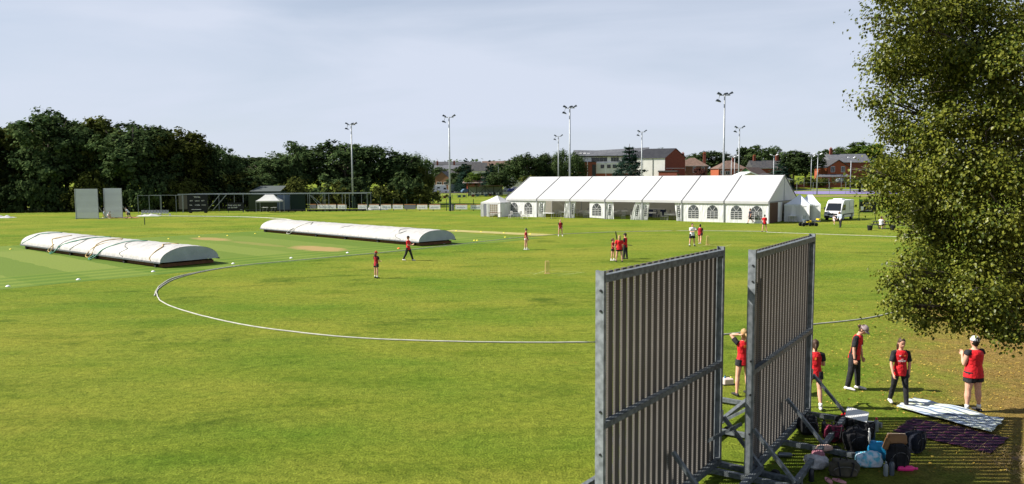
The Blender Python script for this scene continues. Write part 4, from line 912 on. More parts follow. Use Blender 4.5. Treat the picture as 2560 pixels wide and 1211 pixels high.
house('brick_house', 'red brick house with a dark hipped roof left of the green gabled shed', 1796, 1868, 250, 8, 421, 402, brick_o, tile_b, R(4), 'hip', wins=((.12, 4.5, 1.0, 1.2), (.32, 4.3, 1.6, 1.3), (.68, 4.3, 1.4, 1.3), (.18, 2.2, 1.3, 1.2)), chims=((.7, .6, 9.6),))
house('brick_house', 'grey roofed house with red chimneys above the green gabled shed', 1884, 1975, 285, 9, 420, 401.5, brick, slate, 0, 'gable_x', chims=((.12, .5, 10.6), (.75, .5, 10.8)))
house('green_shed', 'green gabled shed with a weathered brown roof behind the marquee', 1838, 1890, 205, 14, 441, 420, mat('mint_board', (.15, .30, .17), (.12, .25, .14), rough=.8, ns=2, stretch=(8, 1, 1)), tile_b, R(-32), 'gable_y', cat='shed')
house('pavilion', 'low pavilion with a dark roof peeping over the right end of the marquee', 1886, 1975, 128, 7, 447, 433, render_w, slate, 0, 'hip', cat='pavilion', wins=((.3, 1, 1, 1),))
house('white_gable_porch', 'little white gable joined to the dark roofed pavilion', 1856, 1895, 126, 5, 441, 433, mat('cream', (.6, .5, .4), rough=.8), white_paint, 0, 'gable_y', cat='pavilion')
hr = house('gabled_house', 'bright red brick gabled house with white windows beside the near tree', 2068, 2124, 262, 9, 418, 401, brick_o, slate, R(6), 'gable_y', wins=((.24, 4.2, 1.5, 2.0), (.72, 4.2, 1.4, 2.0)))
house('slate_house', 'grey slate roofed house with a tall red chimney behind the bright gabled house', 2078, 2175, 275, 9, 405, 385.5, brick, slate_l, 0, 'gable_x', chims=((.12, .5, 12.8),))
MB().b2(0, 12, 0, 3, 0, 0.1)
house('lean_to', 'low grey roofed lean-to in front of the bright gabled house', 2055, 2122, 255, 4, 441, 436, brick_o, slate_l, 0, 'gable_x', cat='outbuilding')
# left group
house('brown_house', 'brown brick gabled house beside the floodlight mast by the board fence', 1087, 1122, 330, 12, 444, 430, brick_b, slate, R(-10), 'gable_y', wins=((.3, 2.8, 2.2, 1.2), (.8, 2.8, 2.0, 1.2)))
house('dark_roofed_house', 'house with a long dark roof behind the brown brick gable', 1118, 1158, 345, 9, 438, 425, brick_b, slate, 0, 'gable_x')
house('orange_hut', 'orange brick hut with a dark overhanging roof above the open stand', 1165, 1232, 268, 8, 456, 442.5, brick_o, tile_b, R(-14), 'gable_x', cat='hut', over=1.2, wins=((.6, 1.2, 2.2, 1.2),))
house('grey_house', 'pale grey roofed house left of the thatch coloured roof', 1180, 1216, 380, 10, 427, 407, render_w, slate, 0, 'gable_x')
house('grey_house', 'low grey roofed house between the brown gable and the conifer', 1085, 1150, 400, 10, 424, 413, render_w, slate_l, 0, 'gable_x', chims=((.1, .5, 14.5), (.75, .5, 14.5)))
house('thatched_house', 'broad dark thatch coloured roof left of the round dark tree', 1258, 1312, 340, 10, 425, 402, render_w, tile_b, 0, 'gable_x', chims=((.02, .4, 11),))
house('long_warehouse', 'very long dark flat roofed warehouse on the skyline', 1080, 1200, 560, 30, 412, 404.5, slate, slate, 0, 'gable_x', cat='warehouse')
house('far_house', 'far orange gabled house on the skyline right of the conifers', 1206, 1256, 470, 10, 414, 403, brick_o, tile_b, 0, 'gable_x')
house('far_house', 'far pale house low on the skyline above the stand', 1216, 1262, 430, 10, 430, 415, brick_b, slate, 0, 'gable_x')
# brick wall, hedge, court fence
bw = thing('court_wall', 'long low red brick wall behind the purple tennis court', 'wall', (68, 247, 1)); MB().b2(0, 46, 0, .3, -.2, 1.75).build('brickwork', brick, bw); MB().b2(0, 46, -.05, .35, 1.75, 1.85).build('coping', brick_o, bw)
nf = thing('court_fence', 'tall thin green mesh fence round the tennis court', 'fence', (70, 187, 1))
for k in range(12): MB().box((k * 4, 0, 1.5), (.08, .08, 3.0)).build('post', pole_m, nf); MB().box((k * 4, 58, 2.0), (.08, .08, 4.0)).build('post', pole_m, nf)
for z in (.1, 2.95): MB().bar((0, 0, z), (44, 0, z), .04).build('rail', pole_m, nf)
# ================================================================ trees
def leaf_axes(rs, O, n, droop=0, k=1.0):
    # leaf blades face outwards and upwards, as on a real crown, with a random spread
    O = O / (np.linalg.norm(O, axis=1)[:, None] + 1e-6); nn = O * k + (0, 0, .55 * k) + rs.normal(size=(n, 3)) * .55; nn /= np.linalg.norm(nn, axis=1)[:, None]
    a = rs.normal(size=(n, 3))
    if droop: a[:, 2] -= 2.5
    a -= nn * (a * nn).sum(1)[:, None]; a /= np.linalg.norm(a, axis=1)[:, None]; return a, np.cross(nn, a), nn
def clump_crown(name, seed, lobes, nclump, nleaf, leaf, m, core=.5, droop=0, aspect=.7, csig=.16):
    rs = np.random.RandomState(seed); Ps = []; Os = []; vol = np.array([l[3] ** 2 for l in lobes]); vol = vol / vol.sum()
    for li, (x, y, z, r, zs) in enumerate(lobes):
        n = max(3, int(nclump * vol[li])); d = rs.normal(size=(n, 3)); d /= np.linalg.norm(d, axis=1)[:, None]
        rad = r * (core + (1 - core) * rs.rand(n) ** .5) * (.85 + .3 * rs.rand(n)); c = d * rad[:, None]; c[:, 2] *= zs; c += (x, y, z)
        sg = r * csig * (.6 + .8 * rs.rand(n)); q = np.repeat(c, nleaf, 0) + rs.normal(size=(n * nleaf, 3)) * np.repeat(sg, nleaf)[:, None] * (1, 1, .75)
        if droop: q[:, 2] -= np.abs(rs.normal(size=len(q))) * droop
        Ps.append(q); Os.append(q - (x, y, z - r * .3))
    P = np.concatenate(Ps); O = np.concatenate(Os); n = len(P); a, b_, nn = leaf_axes(rs, O, n, droop)
    s = leaf * (.6 + .8 * rs.rand(n))[:, None]
    V = np.stack([P + a * s * .5, P + b_ * s * .5 * aspect, P - a * s * .5, P - b_ * s * .5 * aspect], 1).reshape(-1, 3); Fc = np.arange(n * 4).reshape(-1, 4)
    return npmesh(name, V, Fc, m)
def rnd_lobes(seed, rx, rz, n, zc):
    rr = random.Random(seed); L_ = [(0, 0, zc, rx * .72, rz / rx)]
    for i in range(n):
        a = rr.uniform(0, 6.28); h = rr.uniform(-.75, .95); k = math.sqrt(max(0, 1 - h * h)) * .75; L_.append((math.cos(a) * rx * k, math.sin(a) * rx * k, zc + h * rz * .75, rx * rr.uniform(.24, .45), rr.uniform(.7, 1.0)))
    return L_
lf_d = leafmat('leaves_dark', (.020, .038, .016), (.066, .095, .034), tr=.25)
lf_m = leafmat('leaves_mid', (.032, .060, .024), (.095, .135, .048), tr=.3)
lf_o = leafmat('leaves_olive', (.036, .050, .012), (.105, .115, .028), tr=.3)
lf_y = leafmat('leaves_bright', (.045, .085, .015), (.11, .16, .03), tr=.35)
lf_b = leafmat('leaves_bluegreen', (.010, .026, .018), (.026, .048, .034), tr=.15)
lf_p = leafmat('leaves_copper', (.05, .02, .018), (.09, .04, .03), tr=.25)
def trunk_mesh(seed, hh, rx, r):
    rr = random.Random(seed); mb = MB(); mb.tube([(0, 0, -.3), (0.1, 0, hh * .3), (0, .1, hh * .62), (.1, 0, hh * .85)], [r, r * .8, r * .55, r * .2], 8)
    for k in range(7):
        a = k * .9 + rr.uniform(-.3, .3); z0 = hh * rr.uniform(.28, .6); q = rx * rr.uniform(.5, .8); mb.tube([(0, 0, z0), (math.cos(a) * q * .5, math.sin(a) * q * .5, z0 + hh * .12), (math.cos(a) * q, math.sin(a) * q, z0 + hh * .27)], [r * .42, r * .26, r * .08], 5)
    return mb.mesh('trunk', bark, True)
PROTO = {}
def proto(key):
    if key in PROTO: return PROTO[key]
    kind, seed = key
    # unit: height 16 m, radius about 5
    if kind in ('dark', 'mid', 'olive', 'bright', 'copper'):
        m = dict(dark=lf_d, mid=lf_m, olive=lf_o, bright=lf_y, copper=lf_p)[kind]; cm = clump_crown('crown', seed, rnd_lobes(seed, 5, 6.6, 15, 9.2), 330, 34, .50, m, core=.55)
        tm = trunk_mesh(seed, 16, 5, .38)
    elif kind == 'willow':
        cm = clump_crown('crown', seed, rnd_lobes(seed, 5, 6.0, 12, 9.5), 300, 40, .6, lf_o if seed % 2 else lf_m, droop=2.2, aspect=.28); tm = trunk_mesh(seed, 15, 5, .4)
    elif kind == 'conifer':
        lb = [(0, 0, 1.5 + k * 1.45, 3.0 * (1 - k / 10.5) + .3, .5) for k in range(10)]; cm = clump_crown('crown', seed, lb, 260, 34, .38, lf_b, core=.6); tm = trunk_mesh(seed, 15, 1.5, .25)
    elif kind == 'cedar':
        rr = random.Random(seed); lb = []
        for k in range(13):
            z = 2.2 + k * 1.05; q = 5.6 * (1 - (k / 13.5) ** 1.25)
            for j in range(7): a = j * .9 + k * 1.3; d = q * rr.uniform(.45, 1.05); lb.append((math.cos(a) * d, math.sin(a) * d, z - .08 * d + rr.uniform(-.3, .3), 1.3 - .05 * k, .22))
        cm = clump_crown('crown', seed, lb, 700, 22, .34, lf_b, core=.1, csig=.3); mb = MB(); mb.tube([(0, 0, -.3), (0, 0, 8), (0, 0, 16)], [.4, .25, .05], 8)
        for l in lb[::2]: mb.tube([(0, 0, l[2] - .6), (l[0], l[1], l[2])], [.09, .03], 4)
        tm = mb.mesh('trunk', bark, True)
    elif kind == 'bush':
        cm = clump_crown('crown', seed, rnd_lobes(seed, 2.2, 1.5, 7, 1.4), 110, 26, .30, (lf_m, lf_o, lf_d)[seed % 3]); tm = trunk_mesh(seed, 2.2, 1.2, .1)
    PROTO[key] = (cm, tm); return PROTO[key]
def tree(kind, seed, loc, hgt, wid, label, name=None, group=None, cat='tree', rz=None):
    cm, tm = proto((kind, seed)); base = 3.0 if kind == 'bush' else 16.0; bw_ = 2.2 if kind == 'bush' else (5.0 if kind not in ('conifer',) else 3.2)
    t = thing(name or {'willow': 'willow_tree', 'conifer': 'conifer', 'cedar': 'cedar_tree', 'bush': 'bush'}.get(kind, 'broadleaf_tree'), label, cat, loc, rz if rz is not None else (seed * 1.7 + loc[0]) % 6.28, group, (wid / bw_, wid / bw_, hgt / base))
    link('crown', cm, t); link('trunk', tm, t); return t
ORD = ['first', 'second', 'third', 'fourth', 'fifth', 'sixth', 'seventh', 'eighth', 'ninth', 'tenth', 'eleventh', 'twelfth', 'thirteenth', 'fourteenth', 'fifteenth']
def top_tree(kind, seed, px, pyt, Y, wid, label, **k):
    p = W(px, pyt, Y); zb_ = max(0, tz(p.x, Y)); return tree(kind, seed, (p.x, Y, zb_), (p.z - zb_) * 1.0, wid, label, **k)
gw_ = 'trees of the dark wood at the left'
for k, (px, py, kd, sd_, w_) in enumerate(((-150, 290, 'dark', 1, 6), (-70, 285, 'dark', 2, 6), (-8, 296, 'olive', 3, 5.6), (48, 285, 'olive', 4, 5.4), (118, 262, 'mid', 5, 6.2), (195, 284, 'mid', 6, 5.4), (262, 285, 'olive', 3, 5.2), (330, 282, 'mid', 4, 6.0), (392, 308, 'dark', 5, 5.0), (446, 306, 'olive', 6, 5.0), (486, 345, 'dark', 2, 3.8))):
    top_tree(kd, sd_, px, py, 137 + (k * 37 % 7), w_ * 1.08, f'{("dark", "olive tinged", "mid green")[("dark", "olive", "mid").index(kd)]} tall tree, {ORD[k]} from the left along the front of the wood', group=gw_)
for k, (px, py, kd, sd_) in enumerate(((-110, 300, 'dark', 1), (-30, 305, 'dark', 2), (25, 305, 'dark', 1), (85, 300, 'dark', 3), (160, 300, 'dark', 2), (230, 300, 'dark', 1), (300, 300, 'dark', 2), (365, 310, 'dark', 3), (420, 330, 'dark', 1), (470, 350, 'dark', 3))):
    top_tree(kd, sd_, px, py, 149 + (k * 29 % 6), 7, f'tall dark tree of the second row of the wood, {ORD[k]} from the left', group=gw_)
for k, px in enumerate(range(-120, 520, 40)):
    p = G(px, 531); p.y = 133 + (k * 5 % 4); p.x = W(px, 530, p.y).x
    tree('bush', k % 3 * 2 + (k % 2), (p.x, p.y, 0), 5.2 + (k * 3 % 4) * .6, 3.3, f'dark undergrowth bush at the foot of the left wood, {k + 1 if k > 14 else ORD[k]} from the left' if k < 15 else 'dark undergrowth bush at the foot of the left wood, rightmost of all', cat='bush', group='undergrowth along the left wood')
gm_ = 'trees behind the practice nets'
for k, (px, py, kd, sd_, w_, Y) in enumerate(((545, 352, 'mid', 5, 4.4, 150), (520, 395, 'dark', 1, 5, 158), (618, 390, 'dark', 3, 7, 185), (668, 395, 'mid', 2, 6, 178), (590, 425, 'olive', 1, 4.5, 150), (640, 430, 'mid', 6, 4.5, 150), (705, 372, 'mid', 6, 5.5, 160), (742, 338, 'mid', 7, 3.6, 158), (795, 347, 'dark', 5, 7.2, 163), (862, 352, 'mid', 3, 5.2, 158), (895, 352, 'dark', 4, 4.6, 166), (952, 342, 'mid', 4, 5.6, 160), (1000, 374, 'dark', 6, 4.6, 160), (1040, 372, 'willow', 2, 3.8, 165), (1062, 400, 'willow', 3, 2.6, 160))):
    top_tree(kd, sd_, px, py, Y, w_, f'{"leafy" if kd == "mid" else "dark" if kd == "dark" else "olive" if kd == "olive" else "drooping"} tree behind the nets, {ORD[k]} counting from the wood to the mast', group=gm_)
for k, px in enumerate((560, 600, 640, 690, 740, 790, 840, 890, 930, 975, 1015, 1055)):
    p = W(px, 520, 146); tree('bush', k % 5, (p.x, 146 + k % 3, 0), (5.0, 6.4, 4.2)[k % 3], 4.0, f'bushy undergrowth behind the nets, {ORD[k]} from the left', cat='bush', group='undergrowth behind the nets')
for kd, sd_, px, py, Y, w_, l in (('dark', 7, 640, 384, 230, 12, 'faint far wooded rise between the wood and the net trees'),
    ('conifer', 1, 1165, 396, 275, 4.4, 'pointed dark conifer above the orange hut'), ('conifer', 2, 1224, 396, 262, 3.6, 'pointed conifer right of the orange hut'), ('bright', 1, 1182, 428, 270, 3.0, 'small bright bush tree over the orange hut roof'), ('mid', 2, 1100, 416, 360, 5.5, 'leafy tree before the long grey warehouse, left of the mast'), ('dark', 3, 1152, 412, 350, 5, 'dark tree before the long grey warehouse, right of the mast'), ('mid', 4, 1196, 424, 300, 3.6, 'small green tree before the pale grey roof'), ('dark', 1, 1238, 408, 330, 4.6, 'dark tree between the two pointed conifers and the thatch coloured roof'), ('mid', 3, 1140, 430, 280, 3.4, 'round green tree beside the camper vans'),
    ('mid', 8, 1268, 392, 300, 4.4, 'round tree on the skyline over the thatch coloured roof'), ('mid', 5, 1250, 424, 240, 4.6, 'broad bush left of the big round dark tree'), ('dark', 6, 1318, 377, 215, 5.4, 'big round dark tree behind the left end of the marquee'), ('dark', 5, 1350, 382, 222, 4.6, 'dark tree between the round tree and the willow'), ('willow', 5, 1376, 372, 225, 5.0, 'left one of the two willows behind the marquee'), ('willow', 2, 1416, 364, 220, 5.8, 'right one of the two willows, tallest behind the marquee'), ('bush', 1, 1345, 440, 190, 5, 'low bush under the willows'),
    ('cedar', 3, 1574, 360, 205, 5.2, 'layered cedar in front of the white school'), ('mid', 7, 1478, 372, 420, 8, 'far treetops left over the school roof'), ('mid', 6, 1640, 366, 430, 7, 'far treetops over the dark roofed school wing'), ('mid', 4, 1716, 376, 330, 6.2, 'round tree right of the brick gable end'), ('dark', 4, 1790, 366, 320, 9.5, 'spreading dark tree above the brick houses'), ('copper', 3, 1748, 418, 246, 2.8, 'purple leaved small tree in front of the hipped brick house'),
    ('bush', 2, 1709, 436, 240, 2.4, 'low bush in front of the hipped brick house'), ('dark', 3, 1868, 364, 320, 6, 'dark tree left in the clump over the grey roofed house'), ('mid', 2, 1900, 360, 318, 6.4, 'middle tree in the clump over the grey roofed house'), ('mid', 5, 1934, 362, 322, 5.6, 'right tree in the clump over the grey roofed house'), ('conifer', 3, 1944, 400, 240, 4.6, 'dark clipped conifer behind the pavilion roof'), ('conifer', 4, 1956, 404, 244, 4.2, 'right one of the dark conifers behind the pavilion roof'),
    ('dark', 2, 1985, 374, 265, 5.4, 'dark tree left of the tall tree by the tennis court'), ('dark', 8, 2016, 372, 262, 6.2, 'big dark tree directly behind the tennis court'), ('mid', 8, 2078, 366, 330, 7, 'tree left behind the tall chimney'), ('bright', 2, 2142, 352, 330, 9, 'sunlit tree at the right above the slate house'), ('bright', 3, 2175, 356, 325, 8, 'sunlit tree behind the near tree edge'), ('mid', 1, 2105, 362, 345, 8, 'paler tree between the chimney and the sunlit tree'),
    ('bush', 4, 2035, 440, 248, 4.2, 'light green bush behind the court wall'), ('olive', 4, 2150, 446, 215, 4.5, 'olive bush tree at the right end of the court'), ('dark', 5, 2172, 440, 230, 6, 'dark tree half hidden behind the near foliage'), ('mid', 6, 2250, 400, 200, 8, 'tree hidden mostly by the near foliage'), ('mid', 2, 2400, 390, 210, 9, 'tree glimpsed right behind the near foliage')):
    top_tree(kd, sd_, px, py, Y, w_, l, cat='bush' if kd == 'bush' else 'tree')
# clipped hedge behind the court wall
hed = clump_crown('hedge', 9, [(k * 1.5, 0, 1.6, 1.7, 1.1) for k in range(30)], 420, 26, .35, lf_m); o = link('hedge', hed, None, (68, 250, 1.6)); tag(o, 'long green hedge behind the brick wall of the tennis court', 'hedge')
# distant wood that reads as one mass
far = clump_crown('far_woodland', 21, [(-420 + k * 22, (k * 7 % 5) * 10, 8, 17, .62) for k in range(56)], 1500, 14, 3.2, lf_m); o = link('far_woodland', far, None, (0, 620, 2)); tag(o, kind='stuff'); tag(o, 'distant low woodland along the horizon', 'woodland')
# ================================================================ vehicles
car_w = mat('car_white', (.72, .72, .72), rough=.3, spec=.6); car_s = mat('car_silver', (.40, .42, .45), rough=.3, metal=.4); car_b = mat('car_blue', (.12, .2, .3), rough=.3); car_n = mat('car_navy', (.02, .03, .15), rough=.4)
plastic_d = mat('dark_plastic', (.025, .027, .03), rough=.6)
def wheels(t, xs_, w_, r=.33):
    for x in xs_:
        for s in (-1, 1):
            q = MB().cyl((x, s * (w_ / 2 - .22), r), (x, s * (w_ / 2 + .01), r), r, n=18).build('wheel', tyre, t); MB().cyl((x, s * (w_ / 2 - .2), r), (x, s * (w_ / 2 + .02), r), r * .6, n=12).build('rim', pole_m, q)
def vehicle(name, label, cat, loc, rz, body, win, Wd, paint, wx, wr=.33, group=None):
    t = thing(name, label, cat, loc, rz, group)
    mb = MB(); n = len(body); k = [(1 if z < 1.0 else .86 if cat == 'car' else .95) for x, z in body]
    mb.add([(x, -Wd / 2 * k[i], z) for i, (x, z) in enumerate(body)] + [(x, Wd / 2 * k[i], z) for i, (x, z) in enumerate(body)], [tuple(range(n)), tuple(range(2 * n - 1, n - 1, -1))] + [(i, i + n, (i + 1) % n + n, (i + 1) % n) for i in range(n)])
    mb.build('body', paint, t, bevel=.05)
    for poly in win:
        for s in (-1, 1):
            kk = .885 if cat == 'car' else .965; y = s * (Wd / 2 * kk + .02)
            MB().prism(poly, y - .03, y + .01).build('side_window', glass_dark, t)
    wheels(t, wx, Wd, wr); return t
van_l = W(2088, 551, 93); van_l.z = 0
vb = [(-2.7, .35), (2.55, .35), (2.72, .55), (2.70, 1.0), (2.45, 1.18), (1.85, 2.02), (1.45, 2.38), (1.1, 2.5), (-2.6, 2.5), (-2.72, 2.3)]
hd = R(40); ang = math.atan2(-math.cos(hd), -math.sin(hd))
van = vehicle('parked_van', 'white panel van parked beside the pop-up tents, its windscreen towards the field', 'van', van_l + Vector((1.5, 2.4, 0)), ang, vb, [[(.95, 1.25), (2.2, 1.25), (1.75, 1.95), (1.0, 1.95)]], 2.05, car_w, (-1.75, 1.75), .36)
mb = MB(); mb.add([(2.48, -.88, 1.22), (2.48, .88, 1.22), (1.80, .80, 2.12), (1.80, -.80, 2.12), (2.36, -.88, 1.18), (2.36, .88, 1.18), (1.72, .80, 2.08), (1.72, -.80, 2.08)], [(0, 1, 2, 3), (4, 5, 6, 7), (0, 1, 5, 4), (1, 2, 6, 5), (2, 3, 7, 6), (3, 0, 4, 7)]); mb.build('windscreen', glass_dark, van)
MB().box((2.71, 0, .78), (.06, 1.15, .2)).build('grille', plastic_d, van, bevel=.02); MB().box((2.70, 0, .45), (.14, 1.9, .28)).build('bumper', plastic_d, van, bevel=.04); MB().box((2.79, 0, .52), (.02, .52, .12)).build('number_plate', white_paint, van)
MB().cyl((2.745, 0, .98), (2.76, 0, .98), .07, n=10).build('badge', pole_m, van)
for s in (-1, 1):
    MB().box((2.66, s * .80, .92), (.12, .30, .26)).build('headlight', mat('headlight', (.30, .32, .34), rough=.15, spec=.8), van, bevel=.03); MB().box((1.95, s * 1.16, 1.45), (.14, .16, .34)).build('mirror', plastic_d, van, bevel=.03)
    MB().box((-.3, s * 1.025, .75), (4.2, .03, .12)).build('side_strip', plastic_d, van)
    for xx in (.85, -.75, -2.55): MB().box((xx, s * 1.0, 1.45), (.02, .02, 1.7)).build('door_seam', dark_m, van)
    for z in (1.55, 1.35): MB().box((-1.6, s * .99, z), (1.7, .02, .05)).build('side_lettering', mat('lettering_grey', (.35, .36, .38), rough=.6), van)
MB().box((.3, 0, 2.57), (1.1, 1.1, .18)).build('roof_unit', car_w, van, bevel=.05)
cb = [(-2.1, .3), (2.1, .3), (2.15, .65), (1.9, .82), (1.0, .95), (.35, 1.42), (-1.3, 1.45), (-1.95, .98), (-2.15, .85)]
cw = [[(-1.6, 1.0), (.85, 1.0), (.3, 1.37), (-1.25, 1.38)]]
mh = [(-3, .4), (3, .4), (3.05, .95), (2.3, 1.15), (1.9, 1.9), (2.1, 2.3), (1.6, 2.85), (-2.9, 2.9), (-3, 2.6)]
def at(px, py, Y): p = W(px, py, Y); p.z = max(0, tz(p.x, Y)); return p
vehicle('camper_van', 'white camper van with an overhanging cab parked before the brown house', 'camper van', at(1102, 476, 272), 0.05, mh, [[(1.0, 1.25), (2.1, 1.25), (1.7, 1.85), (1.1, 1.85)], [(-1.2, 1.6), (-.3, 1.6), (-.3, 2.1), (-1.2, 2.1)]], 2.1, car_w, (-1.8, 1.9))
vehicle('camper_van', 'silver grey van parked right of the white camper van', 'van', at(1143, 477, 278), .3, mh, [[(1.0, 1.25), (2.1, 1.25), (1.7, 1.85), (1.1, 1.85)]], 2.0, car_s, (-1.8, 1.9))
for px, Y, m_, l, rz in ((1168, 266, car_b, 'small blue grey car parked left of the open stand', .4), (1262, 240, car_w, 'white car parked right of the open stand', .1), (1272, 262, car_s, 'silver car parked behind the white one near the marquee tent', .0), (1283, 252, car_n, 'dark blue van roofed car by the round dark tree', -.1), (2105, 250.5, car_s, 'silver car behind the hedge below the red gabled house', .2), (1292, 285, car_s, 'pale car glimpsed beyond the others under the round tree', .0)):
    p = at(px, 470, Y)
    if px == 2105: p.z += 1.2
    vehicle('parked_car', l, 'car', p, rz, cb, cw, 1.75, m_, (-1.3, 1.3), .32, 'parked cars beyond the ground')
# pedal go-kart
kp = G(2021, 566); kart = thing('ride_on_tractor', 'yellow and black ride-on toy tractor on the grass before the white tents', 'toy', kp, .15)
yel = mat('toy_yellow', (.75, .55, .02), rough=.4)
for x in (-.75, .0, .7):
    for s in (-1, 1): MB().cyl((x, s * .34 - .08, .2), (x, s * .34 + .08, .2), .2 if x else .17, n=12).build('wheel', tyre, kart)
MB().box((.0, 0, .32), (1.5, .3, .14)).build('frame', dark_m, kart, bevel=.03); MB().box((.05, 0, .5), (.5, .34, .26)).build('bonnet', yel, kart, bevel=.06); MB().box((-.15, 0, .62), (.3, .32, .1)).build('seat', dark_m, kart); MB().cyl((.75, 0, .4), (1.05, 0, .75), .04, n=6).build('loader_arm', dark_m, kart); MB().box((1.15, 0, .72), (.28, .5, .18)).build('bucket', yel, kart, bevel=.03); MB().cyl((.1, -.02, .62), (.25, 0, .85), .03).build('steering_column', dark_m, kart)
cf = thing('camping_chair', 'folding chair behind the yellow toy tractor', 'chair', G(2013, 559) , .3)
MB().box((0, 0, .42), (.5, .45, .03)).build('seat', car_b, cf); MB().box((0, .22, .72), (.5, .03, .4)).build('backrest', pole_m, cf)
for x in (-.23, .23):
    for y in (-.2, .2): MB().bar((x, y, 0), (x, -y, .42), .03).build('leg', pole_m, cf)
# club sign
sp2 = G(2167, 552); sg = thing('club_sign', 'black club noticeboard with green header and white lettering right of the van', 'sign', sp2, .05)
MB().b2(-.9, 1.05, 0, .06, 1.0, 2.6).build('board', blk, sg); MB().b2(-.9, 1.05, -.012, -.002, 2.35, 2.58).build('header', mat('header_green', (.03, .2, .06), rough=.6), sg)
text('CRICKET CLUB', .17, 'lettering', lett, sg, (.1, -.016, 2.46)); text('Members', .18, 'lettering', lett, sg, (.1, -.006, 2.12)); text('and guests only', .16, 'lettering', lett, sg, (.2, -.006, 1.9)); text('NO DOGS', .16, 'lettering', lett, sg, (.2, -.006, 1.25))
MB().b2(-.82, -.45, -.012, -.002, 1.25, 1.75).build('notice', white_paint, sg)
for x in (-.98, 1.1): MB().box((x, .03, 1.35), (.07, .07, 2.7)).build('post', green_paint, sg)
for z in (.3, .9): MB().bar((-1.2, .1, z), (3.2, .1, z), .03).build('rail', green_paint, sg)
# picnic bench
pb = thing('picnic_bench', 'dark picnic bench with two round feet tubs under the edge of the near tree', 'picnic bench', G(2202, 572), 0.05)
for k in range(3): MB().box((0, -.25 + k * .25, .76), (1.7, .22, .04)).build('top_board', dark_m, pb)
for y in (-.75, .75): MB().box((0, y, .45), (1.7, .25, .04)).build('bench_board', dark_m, pb)
for x in (-.6, .6):
    for y in (-1, 1): MB().bar((x, y * .2, .74), (x, y * .85, 0), .08, .05).build('leg', dark_m, pb)
    MB().bar((x, -.8, .42), (x, .8, .42), .07).build('cross_rail', dark_m, pb)
for k, x in enumerate((-1.15, 1.15)):
    o = MB().loft([(0, 0, 0), (0, 0, .5)], [.2, .27], n=14, cap=0).build('planter', blk, None, loc=G(2202, 576) + Vector((x, -.1, 0))); tag(o, ('left', 'right')[k] + ' black tub beside the picnic bench', 'tub')
# ================================================================ people
def remesh(mb, name, m, parent, vox, smooth=3):
    me = mb.mesh('tmp', None); o = bpy.data.objects.new('tmp', me); TMP.collection.objects.link(o)
    r = o.modifiers.new('r', 'REMESH'); r.mode = 'VOXEL'; r.voxel_size = vox; r.use_smooth_shade = True
    s = o.modifiers.new('s', 'SMOOTH'); s.factor = .5; s.iterations = smooth
    dg = tmp_dg()
    n = bpy.data.meshes.new_from_object(o.evaluated_get(dg)); n.name = name; bpy.data.objects.remove(o); bpy.data.meshes.remove(me)
    n.materials.clear(); n.materials.append(m); n.polygons.foreach_set('use_smooth', [True] * len(n.polygons)); return link(name, n, parent)
TMP = bpy.data.scenes.new('tmp_scene')
def tmp_dg():
    with bpy.context.temp_override(scene=TMP, view_layer=TMP.view_layers[0]): return bpy.context.evaluated_depsgraph_get()
hair_b = mat('brown_hair', (.05, .025, .015), (.09, .05, .03), rough=.6, ns=20, stretch=(3, 3, .4)); hair_y = mat('blond_hair', (.50, .33, .14), (.36, .23, .10), rough=.6, ns=20, stretch=(3, 3, .4)); hair_d = mat('dark_hair', (.015, .012, .01), rough=.6)
shoe_w = mat('white_shoe', (.70, .68, .66), (.55, .52, .52), rough=.6, ns=12); shoe_d = mat('dark_shoe', (.03, .028, .03), rough=.7)
MC = dict(red=red, dred=dred, black=black, white=mat('white_shirt', (.78, .78, .80), (.66, .67, .70), rough=.8, ns=6, bump=.02), navy=mat('navy_cloth', (.02, .022, .045), rough=.85), blue=mat('pale_blue_cloth', (.50, .56, .68), rough=.85), grey=mat('grey_cloth', (.25, .25, .27), rough=.85), pink=mat('pale_print_cloth', (.6, .48, .5), rough=.85), skin=skin)
